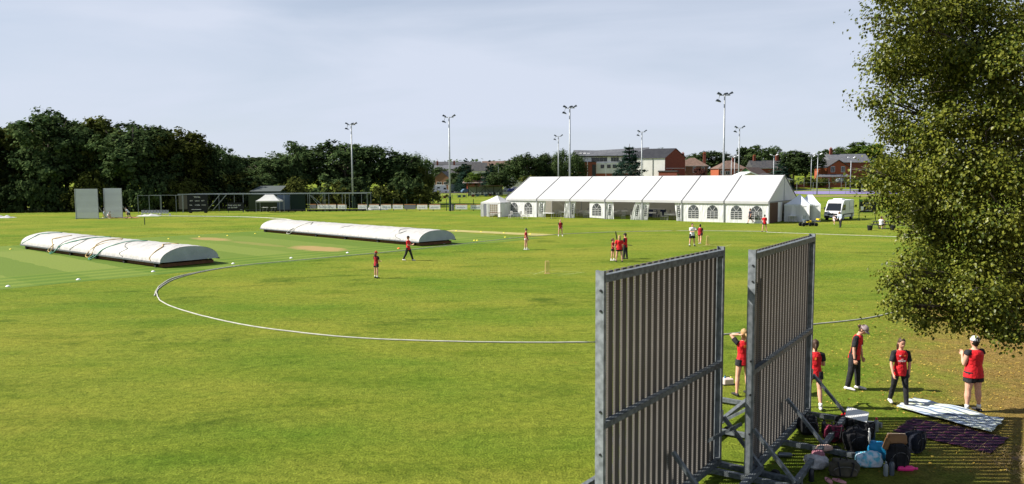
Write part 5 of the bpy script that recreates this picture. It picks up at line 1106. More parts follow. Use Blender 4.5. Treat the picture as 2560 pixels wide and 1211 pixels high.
def person(label, px, py, hgt, face=0, legs=((4, 2, 4), (-4, 2, 4)), arms=((5, 6, 12, 0), (5, 6, 12, 0)), top='red', sleeve='black', slen=.55, bottom='black', blen=.35, shoe=shoe_w, hair=hair_b, tail=.0, cap=None, head=(0, 0), lean=0, g=1.0, vox=.010, side=False, sock=False, seat=False, group=None, loc=None, brim=True):
    """arms: (forward angle, outward angle, elbow bend, inward angle) for the person's left, right. face 0 = looks at -Y."""
    s = hgt / 1.70; loc = loc or G(px, py); t = thing('person', label, 'person', loc, R(face), group, s)
    def rot(v, l): a = R(l); return Vector((v[0], v[1] * math.cos(a) - v[2] * math.sin(a), v[1] * math.sin(a) + v[2] * math.cos(a)))
    J = {}; feet = []
    for i, sd_ in enumerate((1, -1)):
        a, k, b_ = legs[i]; hip = Vector((sd_ * .088, 0, 0))
        def dr(f, o_): return Vector((sd_ * math.sin(R(o_)), -math.sin(R(f)) * math.cos(R(o_)), -math.cos(R(f)) * math.cos(R(o_))))
        kn = hip + dr(a, b_) * .43; an = kn + dr(a - k, b_ * .6) * .42; J[i] = (hip, kn, an); feet.append(an.z)
    zp = -min(feet) + .075
    if seat: zp = .5
    P0 = Vector((0, 0, zp)); up = lambda x, y, z: P0 + rot((x, y, z), lean)
    for i in (0, 1): J[i] = tuple(P0 + q for q in J[i])
    body = MB(); tops = MB(); slvs = []; bot = MB(); shoes = []; K = g
    TR = [(-.06, .150, .105), (.04, .140, .100), (.16, .118, .088), (.28, .135, .098), (.38, .158, .100), (.455, .135, .080), (.49, .07, .06)]
    tp = [up(0, .0 if z < .3 else -.005, z) for z, a, b_ in TR]
    body.loft(tp, [(a * K, b_ * K) for z, a, b_ in TR], n=16)
    nk = up(0, .0, .47); hb = nk + rot((0, -.01, .10), lean + head[0] * .4)
    body.loft([nk - Vector((0, 0, .02)), hb], [(.052, .055), (.050, .054)], n=12)
    hm = Matrix.Translation(hb) @ Matrix.Rotation(R(head[1]), 4, 'Z') @ Matrix.Rotation(R(lean * .5 + head[0]), 4, 'X')
    def hp(x, y, z): return hm @ Vector((x, y, z))
    HR = [(-.02, -.03, .030, .035), (.0, -.022, .048, .058), (.035, -.012, .062, .078), (.075, -.004, .072, .090), (.12, .002, .076, .097), (.16, .004, .072, .092), (.19, .006, .056, .072), (.205, .008, .03, .04)]
    body.loft([hp(0, y, z) for z, y, a, b_ in HR], [(a, b_) for z, y, a, b_ in HR], lat=hm.to_3x3() @ Vector((1, 0, 0)), n=16)
    body.loft([hp(0, -.083, .10), hp(0, -.104, .068), hp(0, -.09, .055)], [.010, .014, .010], n=8)
    for q in (-1, 1): body.loft([hp(q * .074, .01, .065), hp(q * .078, .012, .10)], [(.008, .018), (.010, .022)], n=8)
    for i, sd_ in enumerate((1, -1)):
        hip, kn, an = J[i]; body.loft([hip, hip.lerp(kn, .4), kn, kn.lerp(an, .3), kn.lerp(an, .7), an], [.088 * K, .078 * K, .054 * K ** .7, .058 * K ** .8, .040, .034], n=12)
        toe = an + Vector((sd_ * .02, -.16, -.045)); heel = an + Vector((0, .045, -.04))
        body.loft([heel, an + Vector((0, -.05, -.035)), toe], [.028, .036, .024], n=8)
        sh = MB().loft([an + Vector((0, .06, -.04)), an + Vector((0, .0, -.028)), an + Vector((sd_ * .01, -.09, -.036)), an + Vector((sd_ * .022, -.19, -.05))], [(.034, .034), (.042, .046), (.045, .036), (.036, .024)], n=12)
        shoes.append(sh); 
        if sock: shoes.append(MB().cyl(an + Vector((0, 0, .0)), an.lerp(kn, .22), .042, .044, 10))
        S = up(sd_ * .165 * K ** .6, -.0, .425); f, o_, e, inn = arms[i]
        def ad(f_, oo): return rot(Vector((sd_ * math.sin(R(oo)), -math.sin(R(f_)) * math.cos(R(oo)), -math.cos(R(f_)) * math.cos(R(oo)))), lean)
        E = S + ad(f, o_) * .285; Wd_ = E + ad(f + e, -inn) * .245; hd_ = ad(f + e + 8, -inn)
        body.loft([up(sd_ * .09, 0, .44), S, S.lerp(E, .5), E, E.lerp(Wd_, .3), Wd_], [.05, .050 * K ** .8, .045 * K ** .8, .036 * K ** .5, .038 * K ** .5, .025], n=12)
        lat = Vector((0, 1, 0)); lat = (lat - hd_ * lat.dot(hd_)); lat = lat.normalized() if lat.length > .2 else Vector((1, 0, 0)); nrm = hd_.cross(lat)
        PM = Wd_ + hd_ * .085; body.loft([Wd_, Wd_ + hd_ * .045, PM], [(.026, .018), (.040, .016), (.042, .015)], lat=lat, n=10)
        cu = -nrm * sd_
        for k_, (off, ln) in enumerate(((-.032, .062), (-.011, .072), (.011, .068), (.032, .052))):
            b0 = PM + lat * off - hd_ * .01; body.loft([b0, b0 + hd_ * ln * .55 + cu * .006, b0 + hd_ * ln * .9 + cu * ln * .45], [.0095, .009, .007], n=6)
        b0 = Wd_ + hd_ * .035 - lat * .03; body.loft([b0, b0 - lat * .028 + hd_ * .03, b0 - lat * .030 + hd_ * .06 + cu * .012], [.012, .010, .008], n=6)
        J['E', i] = E; J['W', i] = Wd_; J['H', i] = PM; J['hd', i] = hd_; J['S', i] = S
        if slen > 0:
            q = S.lerp(E, slen) if slen <= 1 else E.lerp(Wd_, slen - 1)
            slv = MB(); slvs.append(slv); pts = [up(sd_ * .10, 0, .44), S, S.lerp(E, min(slen, 1) * .6)] + ([E] if slen > 1 else []) + [q]; slv.loft(pts, [.06, .068 * K ** .8, .068 * K ** .8] + ([.055] if slen > 1 else []) + [.070 * K ** .7 if slen <= 1 else .042], n=12, cap=.1)
    bobj = remesh(body, 'body', skin, t, vox, 3)
    hem = -.13
    TT = [(hem, .185, .140), (-.04, .178, .134), (.04, .164, .122), (.16, .142, .110), (.28, .155, .118), (.38, .174, .118), (.455, .150, .096), (.492, .075, .066)]
    tops.loft([up(0, -.004, z) for z, a, b_ in TT], [(a * K ** .95, b_ * K ** .95) for z, a, b_ in TT], n=18, cap=.06)
    if slen > 0 and sleeve == top:
        for q in slvs: tops.add(q.v, q.f)
    sh_o = remesh(tops, 'shirt', MC[top], t, vox * 1.1, 2)
    if slen > 0 and sleeve != top:
        for q in slvs: remesh(q, 'sleeve', MC[sleeve], t, vox * 1.1, 2)
    if side:
        for sd_ in (1, -1): MB().loft([up(sd_ * .150 * K, 0, -.11), up(sd_ * .128 * K, 0, .16), up(sd_ * .150 * K, 0, .36)], [(.026, .085), (.024, .075), (.026, .08)], n=10).build('side_panel', black, t, True)
    bot.loft([up(0, 0, .03), up(0, 0, -.05), P0 + Vector((0, 0, -.10))], [(.140 * K, .100 * K), (.152 * K, .110 * K), (.150 * K, .108 * K)], n=16)
    for i in (0, 1):
        hip, kn, an = J[i]; lo_ = bottom in ('legg',); ex = .010 if lo_ else .022
        if blen <= 1: pts = [hip, hip.lerp(kn, blen * .6), hip.lerp(kn, blen)]; rd = [.088 * K + ex, .084 * K + ex, .080 * K + ex + .006]
        else: pts = [hip, hip.lerp(kn, .5), kn, kn.lerp(an, .5), kn.lerp(an, .96)]; rd = [.088 * K + ex, .076 * K + ex, .056 * K + ex, .050 + ex, .040 + ex]
        bot.loft(pts, rd, n=12, cap=.1)
    remesh(bot, 'trousers' if blen > 1 else 'shorts', MC.get(bottom, black), t, vox * 1.1, 2)
    for k_, sh in enumerate(shoes): sh.build('shoe' if len(sh.v) > 24 else 'sock', shoe if len(sh.v) > 24 else white_paint, t, True)
    hr_ = MB(); lat = hm.to_3x3() @ Vector((1, 0, 0))
    HH = [(.02, .045, .055, .045), (.06, .022, .078, .080), (.12, .016, .084, .096), (.165, .010, .080, .098), (.20, .006, .062, .078), (.218, .006, .03, .04)]
    hr_.loft([hp(0, y, z) for z, y, a, b_ in HH], [(a, b_) for z, y, a, b_ in HH], lat=lat, n=14)
    if tail > 0:
        hr_.loft([hp(0, .09, .13), hp(0, .135, .11), hp(0, .14, .11 - tail * .5), hp(0, .10, .11 - tail)], [.022, .032, .032, .014], n=8)
    elif tail < 0:
        hr_.loft([hp(0, .06, .10), hp(0, .085, .0), hp(0, .09, tail)], [(.08, .05), (.085, .045), (.05, .03)], lat=lat, n=10)
    if hair is not None: hr_.build('hair', hair, t, True)
    for q in (-1, 1):
        e_ = MB().ell(hp(q * .03, -.088, .108), (.013, .007, .007), 8, 5).build('eye', mat('eye_dark', (.02, .015, .012), rough=.3), t, True)
        MB().bar(hp(q * .015, -.094, .128), hp(q * .045, -.088, .13), .006, .006).build('eyebrow', hair or hair_d, t)
    MB().loft([hp(-.024, -.078, .036), hp(0, -.090, .034), hp(.024, -.078, .036)], [.004, .007, .004], n=6).build('mouth', mat('lip', (.35, .10, .09), rough=.5), t, True)
    if cap:
        c = MB(); CC = [(.125, .004, .088, .108), (.165, .004, .086, .104), (.20, .006, .068, .082), (.228, .008, .036, .044)]
        c.loft([hp(0, y, z) for z, y, a, b_ in CC], [(a, b_) for z, y, a, b_ in CC], lat=lat, n=16, cap=.2)
        co = c.build('cap', cap, t, True)
        if brim:
            mb = MB(); mb.add([hp(math.sin(an_) * r_ * .082, -.06 - math.cos(an_) * r_ * .10 + .0, .13 - .012 * r_ + dz) for dz in (0, .010) for an_ in [math.pi / 2 * (j / 5 - 1) if 0 else (j / 10 - .5) * math.pi for j in range(11)] for r_ in (.3, 1.12)],
                [(2 * j, 2 * j + 1, 2 * j + 3, 2 * j + 2) for j in range(10)] + [(22 + 2 * j, 22 + 2 * j + 2, 22 + 2 * j + 3, 22 + 2 * j + 1) for j in range(10)] + [(2 * j + 1, 23 + 2 * j, 25 + 2 * j, 2 * j + 3) for j in range(10)])
            mb.build('peak', cap, co, True)
    t['_k'] = s; return t, J, up
def on(t, p): return Matrix.Translation(t.location) @ Matrix.Rotation(t.rotation_euler.z, 4, 'Z') @ (p * t.scale[0])
cap_w = mat('white_cap', (.72, .72, .74), (.30, .31, .36), rough=.8, ns=9, lo=.5, hi=.6); cap_g = mat('grey_cap', (.38, .30, .30), (.24, .19, .20), rough=.8, ns=8); cap_r = mat('red_cap', (.75, .06, .03), rough=.8); cap_k = mat('black_cap', (.015, .015, .02), rough=.8); cap_gr = mat('green_cap', (.02, .09, .05), rough=.8)
orange_p = mat('orange_print', (.85, .25, .03), rough=.7); white_p = mat('white_print', (.8, .75, .75), rough=.7)
def torso_mark(t, up, x, z, w_, h, m, back=False, name='shirt_print', blobs=1):
    y = -.1245 if not back else .118; mb = MB(); rr = random.Random(int(x * 100 + z * 1000))
    n = blobs; 
    for k in range(n):
        xc = x - w_ / 2 + w_ * (k + .5) / n; hh = h * rr.uniform(.6, 1.1); p = [up(xc + dx * w_ / n * .4, y + (abs(xc) * .16 if not back else -abs(xc) * .16) , z + dz * hh / 2) for dx, dz in ((-1, -1), (1, -1), (1, 1), (-1, 1))]
        q = [a + Vector((0, -.004 if not back else .004, 0)) for a in p]; mb.add(p + q, [(0, 1, 2, 3), (4, 5, 6, 7), (0, 1, 5, 4), (1, 2, 6, 5), (2, 3, 7, 6), (3, 0, 4, 7)])
    mb.build(name, m, t)
V_ = .0085
tA, J, up = person('girl beyond the gap in the big screens with both hands raised to her blond head', 1856, 988, 1.66, face=192, legs=((-3, 4, 9), (3, 2, 6)), arms=((135, 18, 125, 25), (135, 18, 125, 25)), hair=hair_y, tail=.20, shoe=shoe_d, sock=False, blen=.36, vox=V_, head=(-8, 0)); torso_mark(tA, up, 0, .36, .10, .07, orange_p, True, blobs=2)
tB, J, up = person('girl with brown ponytail just right of the second screen, her arms bent before her', 2034, 1021, 1.62, face=165, legs=((6, 2, 4), (-9, 10, 4)), arms=((15, 10, 85, 25), (15, 10, 80, 25)), hair=hair_b, tail=.17, blen=.42, vox=V_, sock=True); torso_mark(tB, up, 0, .34, .05, .07, orange_p, True, blobs=1)
MB().cyl(J['H', 0] + Vector((0, 0, -.05)), J['H', 0] + Vector((0, -.02, .1)), .033, n=10).build('held_tmp', black)
hb_ = bpy.data.objects['held_tmp']; hb_.name = 'drink_bottle'; hb_.matrix_world = Matrix.Translation(tB.location) @ Matrix.Rotation(R(165), 4, 'Z'); tag(hb_, 'dark drink bottle in the hands of the girl beside the second screen', 'bottle')
tC, J, up = person('girl in a grey cap and long black trousers looking down at the grass', 2134, 974, 1.72, face=48, legs=((5, 3, 4), (-5, 5, 4)), arms=((10, 8, 8, -4), (4, 8, 12, -4)), blen=1.9, cap=cap_g, hair=hair_b, tail=.06, head=(38, 0), lean=9, slen=.75, vox=V_, side=True); torso_mark(tC, up, .03, .24, .12, .03, white_p, blobs=3)
MB().cyl(J['W', 1] + Vector((0, 0, .02)), J['W', 1] + Vector((0, 0, -.0)), .033, n=10).build('wristwatch', black, tC)
tD, J, up = person('girl with long dark hair striding towards the camera in black leggings and white shoes', 2247, 1016, 1.64, face=-6, legs=((14, 6, 2), (-12, 14, 2)), arms=((-8, 14, 14, 4), (10, 14, 12, 4)), blen=1.9, bottom='legg', hair=hair_b, tail=-.20, slen=.78, vox=V_, head=(12, 0), g=.95)
torso_mark(tD, up, -.055, .37, .04, .03, white_p, blobs=2); torso_mark(tD, up, .055, .37, .045, .035, orange_p, blobs=2); torso_mark(tD, up, -.01, .24, .17, .05, white_p, blobs=6); torso_mark(tD, up, -.01, .285, .06, .025, white_p, blobs=1)
tE, J, up = person('sturdy person in a white cap seen from behind beyond the striped blanket', 2430, 1029, 1.74, face=195, legs=((2, 2, 4), (-2, 3, 4)), arms=((12, 6, 128, 22), (8, 8, 15, 0)), slen=.12, blen=.55, cap=cap_w, hair=hair_d, tail=0, g=1.28, vox=V_, shoe=shoe_d, sock=True, brim=False); torso_mark(tE, up, .06, .36, .10, .02, white_p, True, blobs=4)
torso_mark(tE, up, 0, .40, .10, .10, black, True, 'back_panel')
# players on the field
person('girl in a bright red cap and black shorts standing in the outfield left of centre', 941, 696, 1.48, face=150, top='dred', arms=((20, 4, 60, 20), (20, 4, 60, 20)), cap=cap_r, tail=-.15, blen=.5, g=.92, vox=.011, shoe=shoe_d, sock=True)
person('player in black cap and black trousers walking near the right end of the farther cover', 1021, 652, 1.68, face=70, legs=((20, 2, 2), (-16, 12, 2)), arms=((22, 6, 85, 25), (22, 6, 80, 25)), top='red', sleeve='red', blen=1.9, cap=cap_k, vox=.011)
person('player in a green cap and red top standing right of the farther cover', 1315, 625, 1.62, face=75, top='dred', sleeve='dred', bottom='pink', arms=((8, 5, 15, 0), (8, 5, 15, 0)), cap=cap_gr, hair=hair_y, blen=.3, vox=.012, sock=True)
person('blond girl facing us in dark red below the open bays of the marquee', 1401, 591, 1.55, face=5, legs=((4, 2, 9), (-2, 2, 9)), top='dred', bottom='pink', hair=hair_y, tail=-.1, blen=.35, vox=.012, sock=True)
p1, J1, u1 = person('small batter of the trio on the pitch, leftmost, shouldering a bat', 1532, 652, 1.45, face=60, top='dred', sleeve='dred', arms=((35, 12, 120, 5), (20, 6, 60, 20)), hair=hair_b, tail=.1, blen=.4, g=.9, vox=.012, sock=True)
p2, J2, u2 = person('big fair haired player seen from behind in the middle of the trio', 1548, 655, 1.70, face=185, legs=((5, 3, 8), (-4, 3, 8)), top='red', sleeve='red', slen=.6, arms=((10, 16, 25, 0), (10, 16, 25, 0)), hair=hair_y, tail=-.14, blen=.5, g=1.25, vox=.012, shoe=shoe_d)
p3, J3, u3 = person('player in dark cap and black trousers at the right of the trio, holding a bat', 1563, 648, 1.72, face=-120, top='red', sleeve='black', slen=.7, arms=((10, 8, 20, 0), (10, 22, 50, 0)), cap=cap_k, blen=1.9, vox=.012, shoe=shoe_d, g=1.08)
def bat(p, d, label, m):
    d = Vector(d).normalized(); t = thing('cricket_bat', label, 'cricket bat', p); t.rotation_mode = 'QUATERNION'; t.rotation_quaternion = d.to_track_quat('Z', 'Y')
    MB().cyl((0, 0, -.14), (0, 0, .16), .018, n=8).build('handle', black, t); MB().add([(x, y, z) for z, w_, h in ((.16, .035, .015), (.22, .054, .022), (.60, .056, .034), (.70, .052, .018)) for x, y in ((-w_, -h * .4), (w_, -h * .4), (w_, h * .5), (0, h), (-w_, h * .5))],
        [(i * 5 + j, i * 5 + (j + 1) % 5, i * 5 + 5 + (j + 1) % 5, i * 5 + 5 + j) for i in range(3) for j in range(5)] + [(4, 3, 2, 1, 0), (15, 16, 17, 18, 19)]).build('blade', m, t)
bat(on(p1, J1['H', 0]), (-.15, .1, 1), 'bat held upright over the shoulder of the small batter', black)
bat(on(p3, J3['H', 1]), (1, .1, -.12), 'black bat held out sideways by the player at the right of the trio', black)
person('umpire in a white shirt and black shorts with one arm across his chest', 1730, 616, 1.80, face=15, top='white', sleeve='white', slen=.7, legs=((2, 2, 9), (0, 2, 9)), arms=((45, 20, 85, 60), (25, 8, 70, 30)), blen=.75, hair=hair_d, vox=.012, shoe=shoe_d, sock=True, g=1.1)
person('dark haired player in red walking away between the umpire and the far stumps', 1750, 611, 1.62, face=150, legs=((12, 4, 3), (-14, 22, 3)), top='dred', sleeve='black', blen=.4, hair=hair_d, tail=.1, vox=.012, g=1.1)
person('man in dark clothes walking along the front of the marquee', 1875, 559, 1.80, face=-75, legs=((28, 10, 2), (-24, 25, 2)), top='navy', sleeve='navy', slen=.6, blen=.95, hair=hair_d, vox=.014, shoe=shoe_d)
person('player in bright red seen near the right end of the marquee, feet apart', 1911, 580, 1.70, face=175, legs=((2, 2, 10), (0, 2, 10)), top='red', sleeve='red', arms=((20, 16, 70, 25), (20, 16, 70, 25)), blen=.45, hair=hair_d, vox=.013, shoe=shoe_d)
person('man in a pale blue shirt and black trousers leaning over beside the van', 2101, 569, 1.74, face=-60, top='blue', sleeve='blue', slen=1.6, lean=18, blen=1.9, hair=hair_b, head=(10, 0), legs=((12, 6, 3), (-6, 6, 3)), arms=((25, 8, 30, 0), (25, 8, 30, 0)), vox=.014, shoe=shoe_d)
person('small child in a pale print dress running by the van', 2085, 562, 1.08, face=-40, top='pink', sleeve='pink', bottom='pink', blen=.6, legs=((20, 5, 3), (-22, 30, 3)), arms=((40, 20, 30, 0), (-20, 20, 30, 0)), hair=hair_b, g=1.1, vox=.014)
person('man in a grey shirt pulling a sheet before the far white screens', 263, 546, 1.80, face=80, top='grey', sleeve='grey', bottom='blue', blen=.95, legs=((14, 4, 3), (-14, 12, 3)), arms=((20, 8, 30, 0), (20, 8, 30, 0)), hair=hair_d, vox=.014)
person('man in white top and navy shorts bending over right of the far white screens', 322, 547, 1.75, face=-80, top='white', sleeve='white', bottom='navy', blen=.9, lean=32, legs=((20, 12, 5), (-18, 8, 5)), arms=((30, 8, 20, 0), (30, 8, 20, 0)), hair=hair_d, vox=.014, shoe=shoe_d)
person('person in a white top kneeling beside the grey shirted man at the brown sheet', 271, 547, 1.5, face=60, top='white', sleeve='white', bottom='pink', blen=.9, lean=50, legs=((60, 100, 5), (70, 110, 5)), arms=((40, 8, 20, 0), (40, 8, 20, 0)), hair=hair_b, vox=.014)
pbl = bpy.data.objects['picnic_bench'].location
person('person in a white top sitting at the left of the picnic bench', 0, 0, 1.7, face=150, top='white', sleeve='white', bottom='grey', blen=.9, legs=((85, 85, 6), (85, 85, 6)), arms=((35, 8, 50, 10), (35, 8, 50, 10)), hair=hair_b, vox=.014, loc=pbl + Vector((-.35, -.72, 0)), seat=True)
person('person in a red top sitting at the right of the picnic bench', 0, 0, 1.65, face=0, top='dred', sleeve='dred', bottom='grey', blen=.9, legs=((85, 85, 6), (85, 85, 6)), arms=((35, 8, 50, 10), (35, 8, 50, 10)), hair=hair_b, vox=.014, loc=pbl + Vector((.45, .78, 0)), seat=True)
bpy.data.scenes.remove(TMP)
# ================================================================ bags, bottles and blankets by the screens
def softbag(name, label, px, py, size, m, cat='bag', rz=0, seedn=1, strap=True, pocket=None, sq=.5, z=0, zip_=True):
    loc = G(px, py); loc.z = z; t = thing(name, label, cat, loc, rz); sx_, sy_, sz_ = size; rr = random.Random(seedn); of = rr.uniform(0, 50)
    mb = MB().ell((0, 0, 0), (1, 1, 1), 28, 18); V = []
    for v in mb.v:
        v = Vector(v); s_ = [math.copysign(abs(c) ** sq, c) for c in v]; n = noise.noise(v * 1.6 + Vector((of, 0, 0))) * .26 + noise.noise(v * 4 + Vector((0, of, 0))) * .09 + noise.noise(v * 9 + Vector((0, of, 0))) * .035
        V.append((s_[0] * sx_ / 2 * (1 + n), s_[1] * sy_ / 2 * (1 + n), sz_ / 2 + s_[2] * sz_ / 2 * (1 + (n if s_[2] > -.3 else -.02))))
    mb.v = V; mb.build('body', m, t, True)
    if strap:
        for q in (-.22, .22): MB().tube(smooth_path([Vector((q * sx_, -sy_ * .2, sz_ * .9)), Vector((q * sx_ * 1.2, -sy_ * .55, sz_ * 1.05)), Vector((q * sx_, -sy_ * .62, sz_ * .6)), Vector((q * sx_ * .8, -sy_ * .55, sz_ * .2))], 4), .014, 6).build('strap', black, t, True)
        MB().tube(smooth_path([Vector((-.06, 0, sz_)), Vector((-.04, 0, sz_ + .07)), Vector((.04, 0, sz_ + .07)), Vector((.06, 0, sz_))], 4), .012, 6).build('handle', black, t, True)
    if zip_: MB().tube([(math.cos(a_ * .3) * sx_ * .40, -sy_ * .50 * (1 - .1 * abs(math.cos(a_ * .3))) - .01, sz_ * .45 + math.sin(a_ * .3) * sz_ * .33) for a_ in range(11)], .006, 5).build('zip', mat('zip_grey', (.25, .25, .26), rough=.4, metal=.5), t, True)
    if pocket:
        mb = MB().ell((0, 0, 0), (1, 1, 1), 16, 10); mb.v = [(math.copysign(abs(x) ** .5, x) * sx_ * .36, -sy_ * .44 + math.copysign(abs(y) ** .6, y) * sy_ * .14, sz_ * .34 + math.copysign(abs(z_) ** .5, z_) * sz_ * .24) for x, y, z_ in mb.v]; mb.build('pocket', pocket, t, True)
    return t
def cm(n, *c, **k): return mat(n, *c, **k)
pinkc = cm('dusty_pink', (.42, .18, .22), (.30, .12, .16), rough=.8, ns=8, bump=.02); maroon = cm('maroon_floral', (.30, .03, .08), (.05, .01, .02), rough=.7, ns=14, lo=.42, hi=.55, bump=.02)
khaki = cm('khaki_cloth', (.06, .058, .04), (.12, .10, .07), rough=.85, ns=6, bump=.02); cyan = cm('cyan_bag', (.02, .33, .62), (.015, .25, .52), rough=.5, ns=5, bump=.03)
paleb = cm('pale_blue_plastic', (.12, .50, .66), (.62, .70, .80), rough=.35, ns=9, bump=.03, lo=.42, hi=.58); tan = cm('tan_leather', (.30, .16, .06), (.22, .11, .05), rough=.6, ns=5, bump=.01); plw = cm('clear_plastic_bag', (.45, .45, .46), (.62, .60, .60), rough=.25, ns=8, bump=.04)
softbag('backpack', 'black backpack with a pink side pocket at the foot of the second screen', 2018, 1086, (.38, .26, .38), black, rz=.3, seedn=1, pocket=None)
t = softbag('wash_bag', 'small dusty pink bag leaning on the black backpack by the screen', 2034, 1083, (.16, .16, .26), pinkc, rz=.2, seedn=2, strap=False)
softbag('backpack', 'black and maroon floral backpack left of the big pile of black bags', 2085, 1104, (.40, .28, .33), maroon, rz=-.2, seedn=3)
softbag('sports_bag', 'black holdall with a red and white flash behind the floral backpack', 2112, 1066, (.40, .26, .24), black, rz=.4, seedn=4)
MB().ell((0, 0, 0), (.10, .03, .04), 12, 8).build('rag', red, None, True, loc=G(2110, 1062) + Vector((0, -.05, .24))); tag(bpy.data.objects['rag'], 'red cloth poking out of the black holdall near the screen brace', 'cloth')
softbag('backpack', 'large black backpack in the middle of the bag pile, under the white board', 2138, 1128, (.44, .34, .44), black, rz=.1, seedn=5)
softbag('backpack', 'black backpack with grey straps right behind the largest black one', 2160, 1098, (.32, .28, .36), mat('charcoal_cloth', (.035, .036, .04), rough=.8, bump=.02, c2=(.02, .02, .022)), rz=.5, seedn=6)
b_ = MB().box((0, 0, 0), (.42, .30, .025), rx=.5, rz=-.5, ry=.15).build('foam_board', white_paint, None, bevel=.006, loc=G(2146, 1100) + Vector((0, .1, .50))); tag(b_, 'white board lying tilted on top of the black backpacks', 'board')
softbag('tote_bag', 'bright blue dotted tote bag slumped in the middle of the bags', 2196, 1152, (.36, .24, .38), cyan, rz=-.5, seedn=7, strap=False, sq=.7, zip_=False)
softbag('beach_bag', 'pale blue clear bag with white clothes in it, in front of the bright blue tote', 2170, 1167, (.48, .24, .28), paleb, rz=.05, seedn=8, strap=False, zip_=False)
softbag('backpack', 'upright black backpack under the tan satchel', 2243, 1172, (.36, .28, .46), black, rz=-.1, seedn=9)
tt = thing('satchel', 'open tan brown satchel lying on the upright black backpack', 'bag', G(2243, 1172) + Vector((0, .06, .42)), -.1)
MB().box((0, 0, .12), (.34, .14, .19), rx=-.3).build('body', tan, tt, bevel=.03); MB().box((-.19, -.04, .04), (.08, .12, .22), ry=.3).build('flap', tan, tt, bevel=.02); MB().bar((-.16, .02, .21), (.16, .02, .21), .025).build('rim', cm('pale_rim', (.5, .4, .3)), tt)
softbag('backpack', 'dark navy backpack by the end of the tartan blanket', 2284, 1130, (.34, .30, .40), cm('navy_bag', (.012, .016, .03), rough=.8), rz=.6, seedn=10)
softbag('sports_bag', 'khaki duffel bag lying in front of the screen brace', 2108, 1190, (.50, .28, .28), khaki, rz=-.15, seedn=11)
softbag('carrier_bag', 'clear carrier bag with pink clothes in it beneath the long brace', 2040, 1172, (.44, .36, .26), plw, rz=.3, seedn=12, strap=False, sq=.8, zip_=False)
softbag('jumper', 'crumpled pink jumper on top of the clear carrier bag', 2044, 1166, (.28, .22, .14), pinkc, 'clothing', rz=.8, seedn=13, strap=False, sq=.8, z=.17, zip_=False)
softbag('jumper', 'pale peach top crumpled on the ground rail behind the carrier bag', 2060, 1143, (.34, .16, .12), cm('peach_cloth', (.62, .42, .34), rough=.85, bump=.02, c2=(.5, .32, .26)), 'clothing', rz=.2, seedn=14, strap=False, sq=.8, z=.12, zip_=False)
def bottle(label, px, py, r, h, m, capm, lie=None, name='drink_bottle'):
    t = thing(name, label, 'bottle', G(px, py), 0)
    if lie is not None: t.rotation_euler = (0, math.pi / 2, lie); t.location.z = r + .005
    MB().loft([(0, 0, .0), (0, 0, .02), (0, 0, h * .72), (0, 0, h * .82), (0, 0, h * .86)], [r * .92, r, r, r * .6, r * .45], n=16, cap=0).build('body', m, t, True); MB().cyl((0, 0, h * .86), (0, 0, h), r * .48, r * .42, 12).build('cap', capm, t, True); return t
pk = cm('hot_pink', (.85, .04, .25), rough=.35); clr = cm('clear_bottle', (.32, .36, .38), rough=.15, spec=.6, alpha=.75); steelb = cm('steel_bottle', (.22, .24, .27), rough=.3, metal=.6); dkb = cm('dark_bottle', (.02, .022, .03), rough=.3)
bottle('hot pink bottle lying on the striped shade in front of the upright backpack', 2243, 1178, .05, .36, pk, pk, lie=-.08)
bottle('left one of two clear bottles in front of the upright black backpack', 2214, 1190, .040, .27, clr, clr); bottle('right one of two clear bottles in front of the upright black backpack, darker', 2229, 1188, .045, .30, cm('smoky_bottle', (.12, .14, .17), rough=.15, alpha=.85), dkb)
bottle('steel bottle lying on the grass just behind the second screen', 1944, 1143, .045, .32, steelb, dkb, lie=-.15)
bottle('dark bottle standing in the shade left of the khaki duffel bag', 2028, 1204, .045, .28, dkb, clr); bottle('black bottle between the pink pocket bag and the floral backpack', 2059, 1082, .045, .30, dkb, dkb)
bottle('thin white bottle standing right of the large black backpack', 2172, 1112, .03, .34, white_paint, white_paint); bottle('red capped bottle on the ground rail beyond the blue tote', 2190, 1079, .05, .30, clr, cm('red_cap_plastic', (.75, .06, .08), rough=.4)); bottle('small blue bottle beside the red capped one', 2182, 1098, .045, .20, cm('denim_blue', (.03, .08, .18), rough=.5), orange_p)
sb_ = thing('flip_flops', 'pair of pink flip-flops at the bottom edge by the khaki bag', 'footwear', G(2082, 1203), .2)
pale_pink = cm('pale_pink', (.75, .35, .36), rough=.6)
for k, (x, y, a_) in enumerate(((-.07, .02, -.2), (.10, -.04, .5))):
    mb = MB(); mb.prism([(x + math.cos(q * .5) * .055 * (1 + .2 * math.sin(q * .5)) * math.cos(a_) - math.sin(q * .5) * .13 * math.sin(a_), 0) for q in range(1)], 0, 0) if 0 else None
    poly = [(x + math.cos(q * .5236) * .05 * math.cos(a_) - math.sin(q * .5236) * .13 * math.sin(a_), y + math.cos(q * .5236) * .05 * math.sin(a_) + math.sin(q * .5236) * .13 * math.cos(a_)) for q in range(12)]
    mb = MB(); mb.add([(p[0], p[1], .0) for p in poly] + [(p[0], p[1], .022) for p in poly], [tuple(range(12))[::-1], tuple(range(12, 24))] + [(i, (i + 1) % 12, 12 + (i + 1) % 12, 12 + i) for i in range(12)]); sl = mb.build('sole', pale_pink, sb_)
    MB().tube([(x - .045, y, .02), (x, y + .03, .05), (x + .045, y, .02)], .010, 6).build('strap', pinkc, sb_, True)
cb_ = thing('cool_bag', 'small white and pink cool bag on the grass left of the girl with raised arms', 'bag', G(1819, 962), .15)
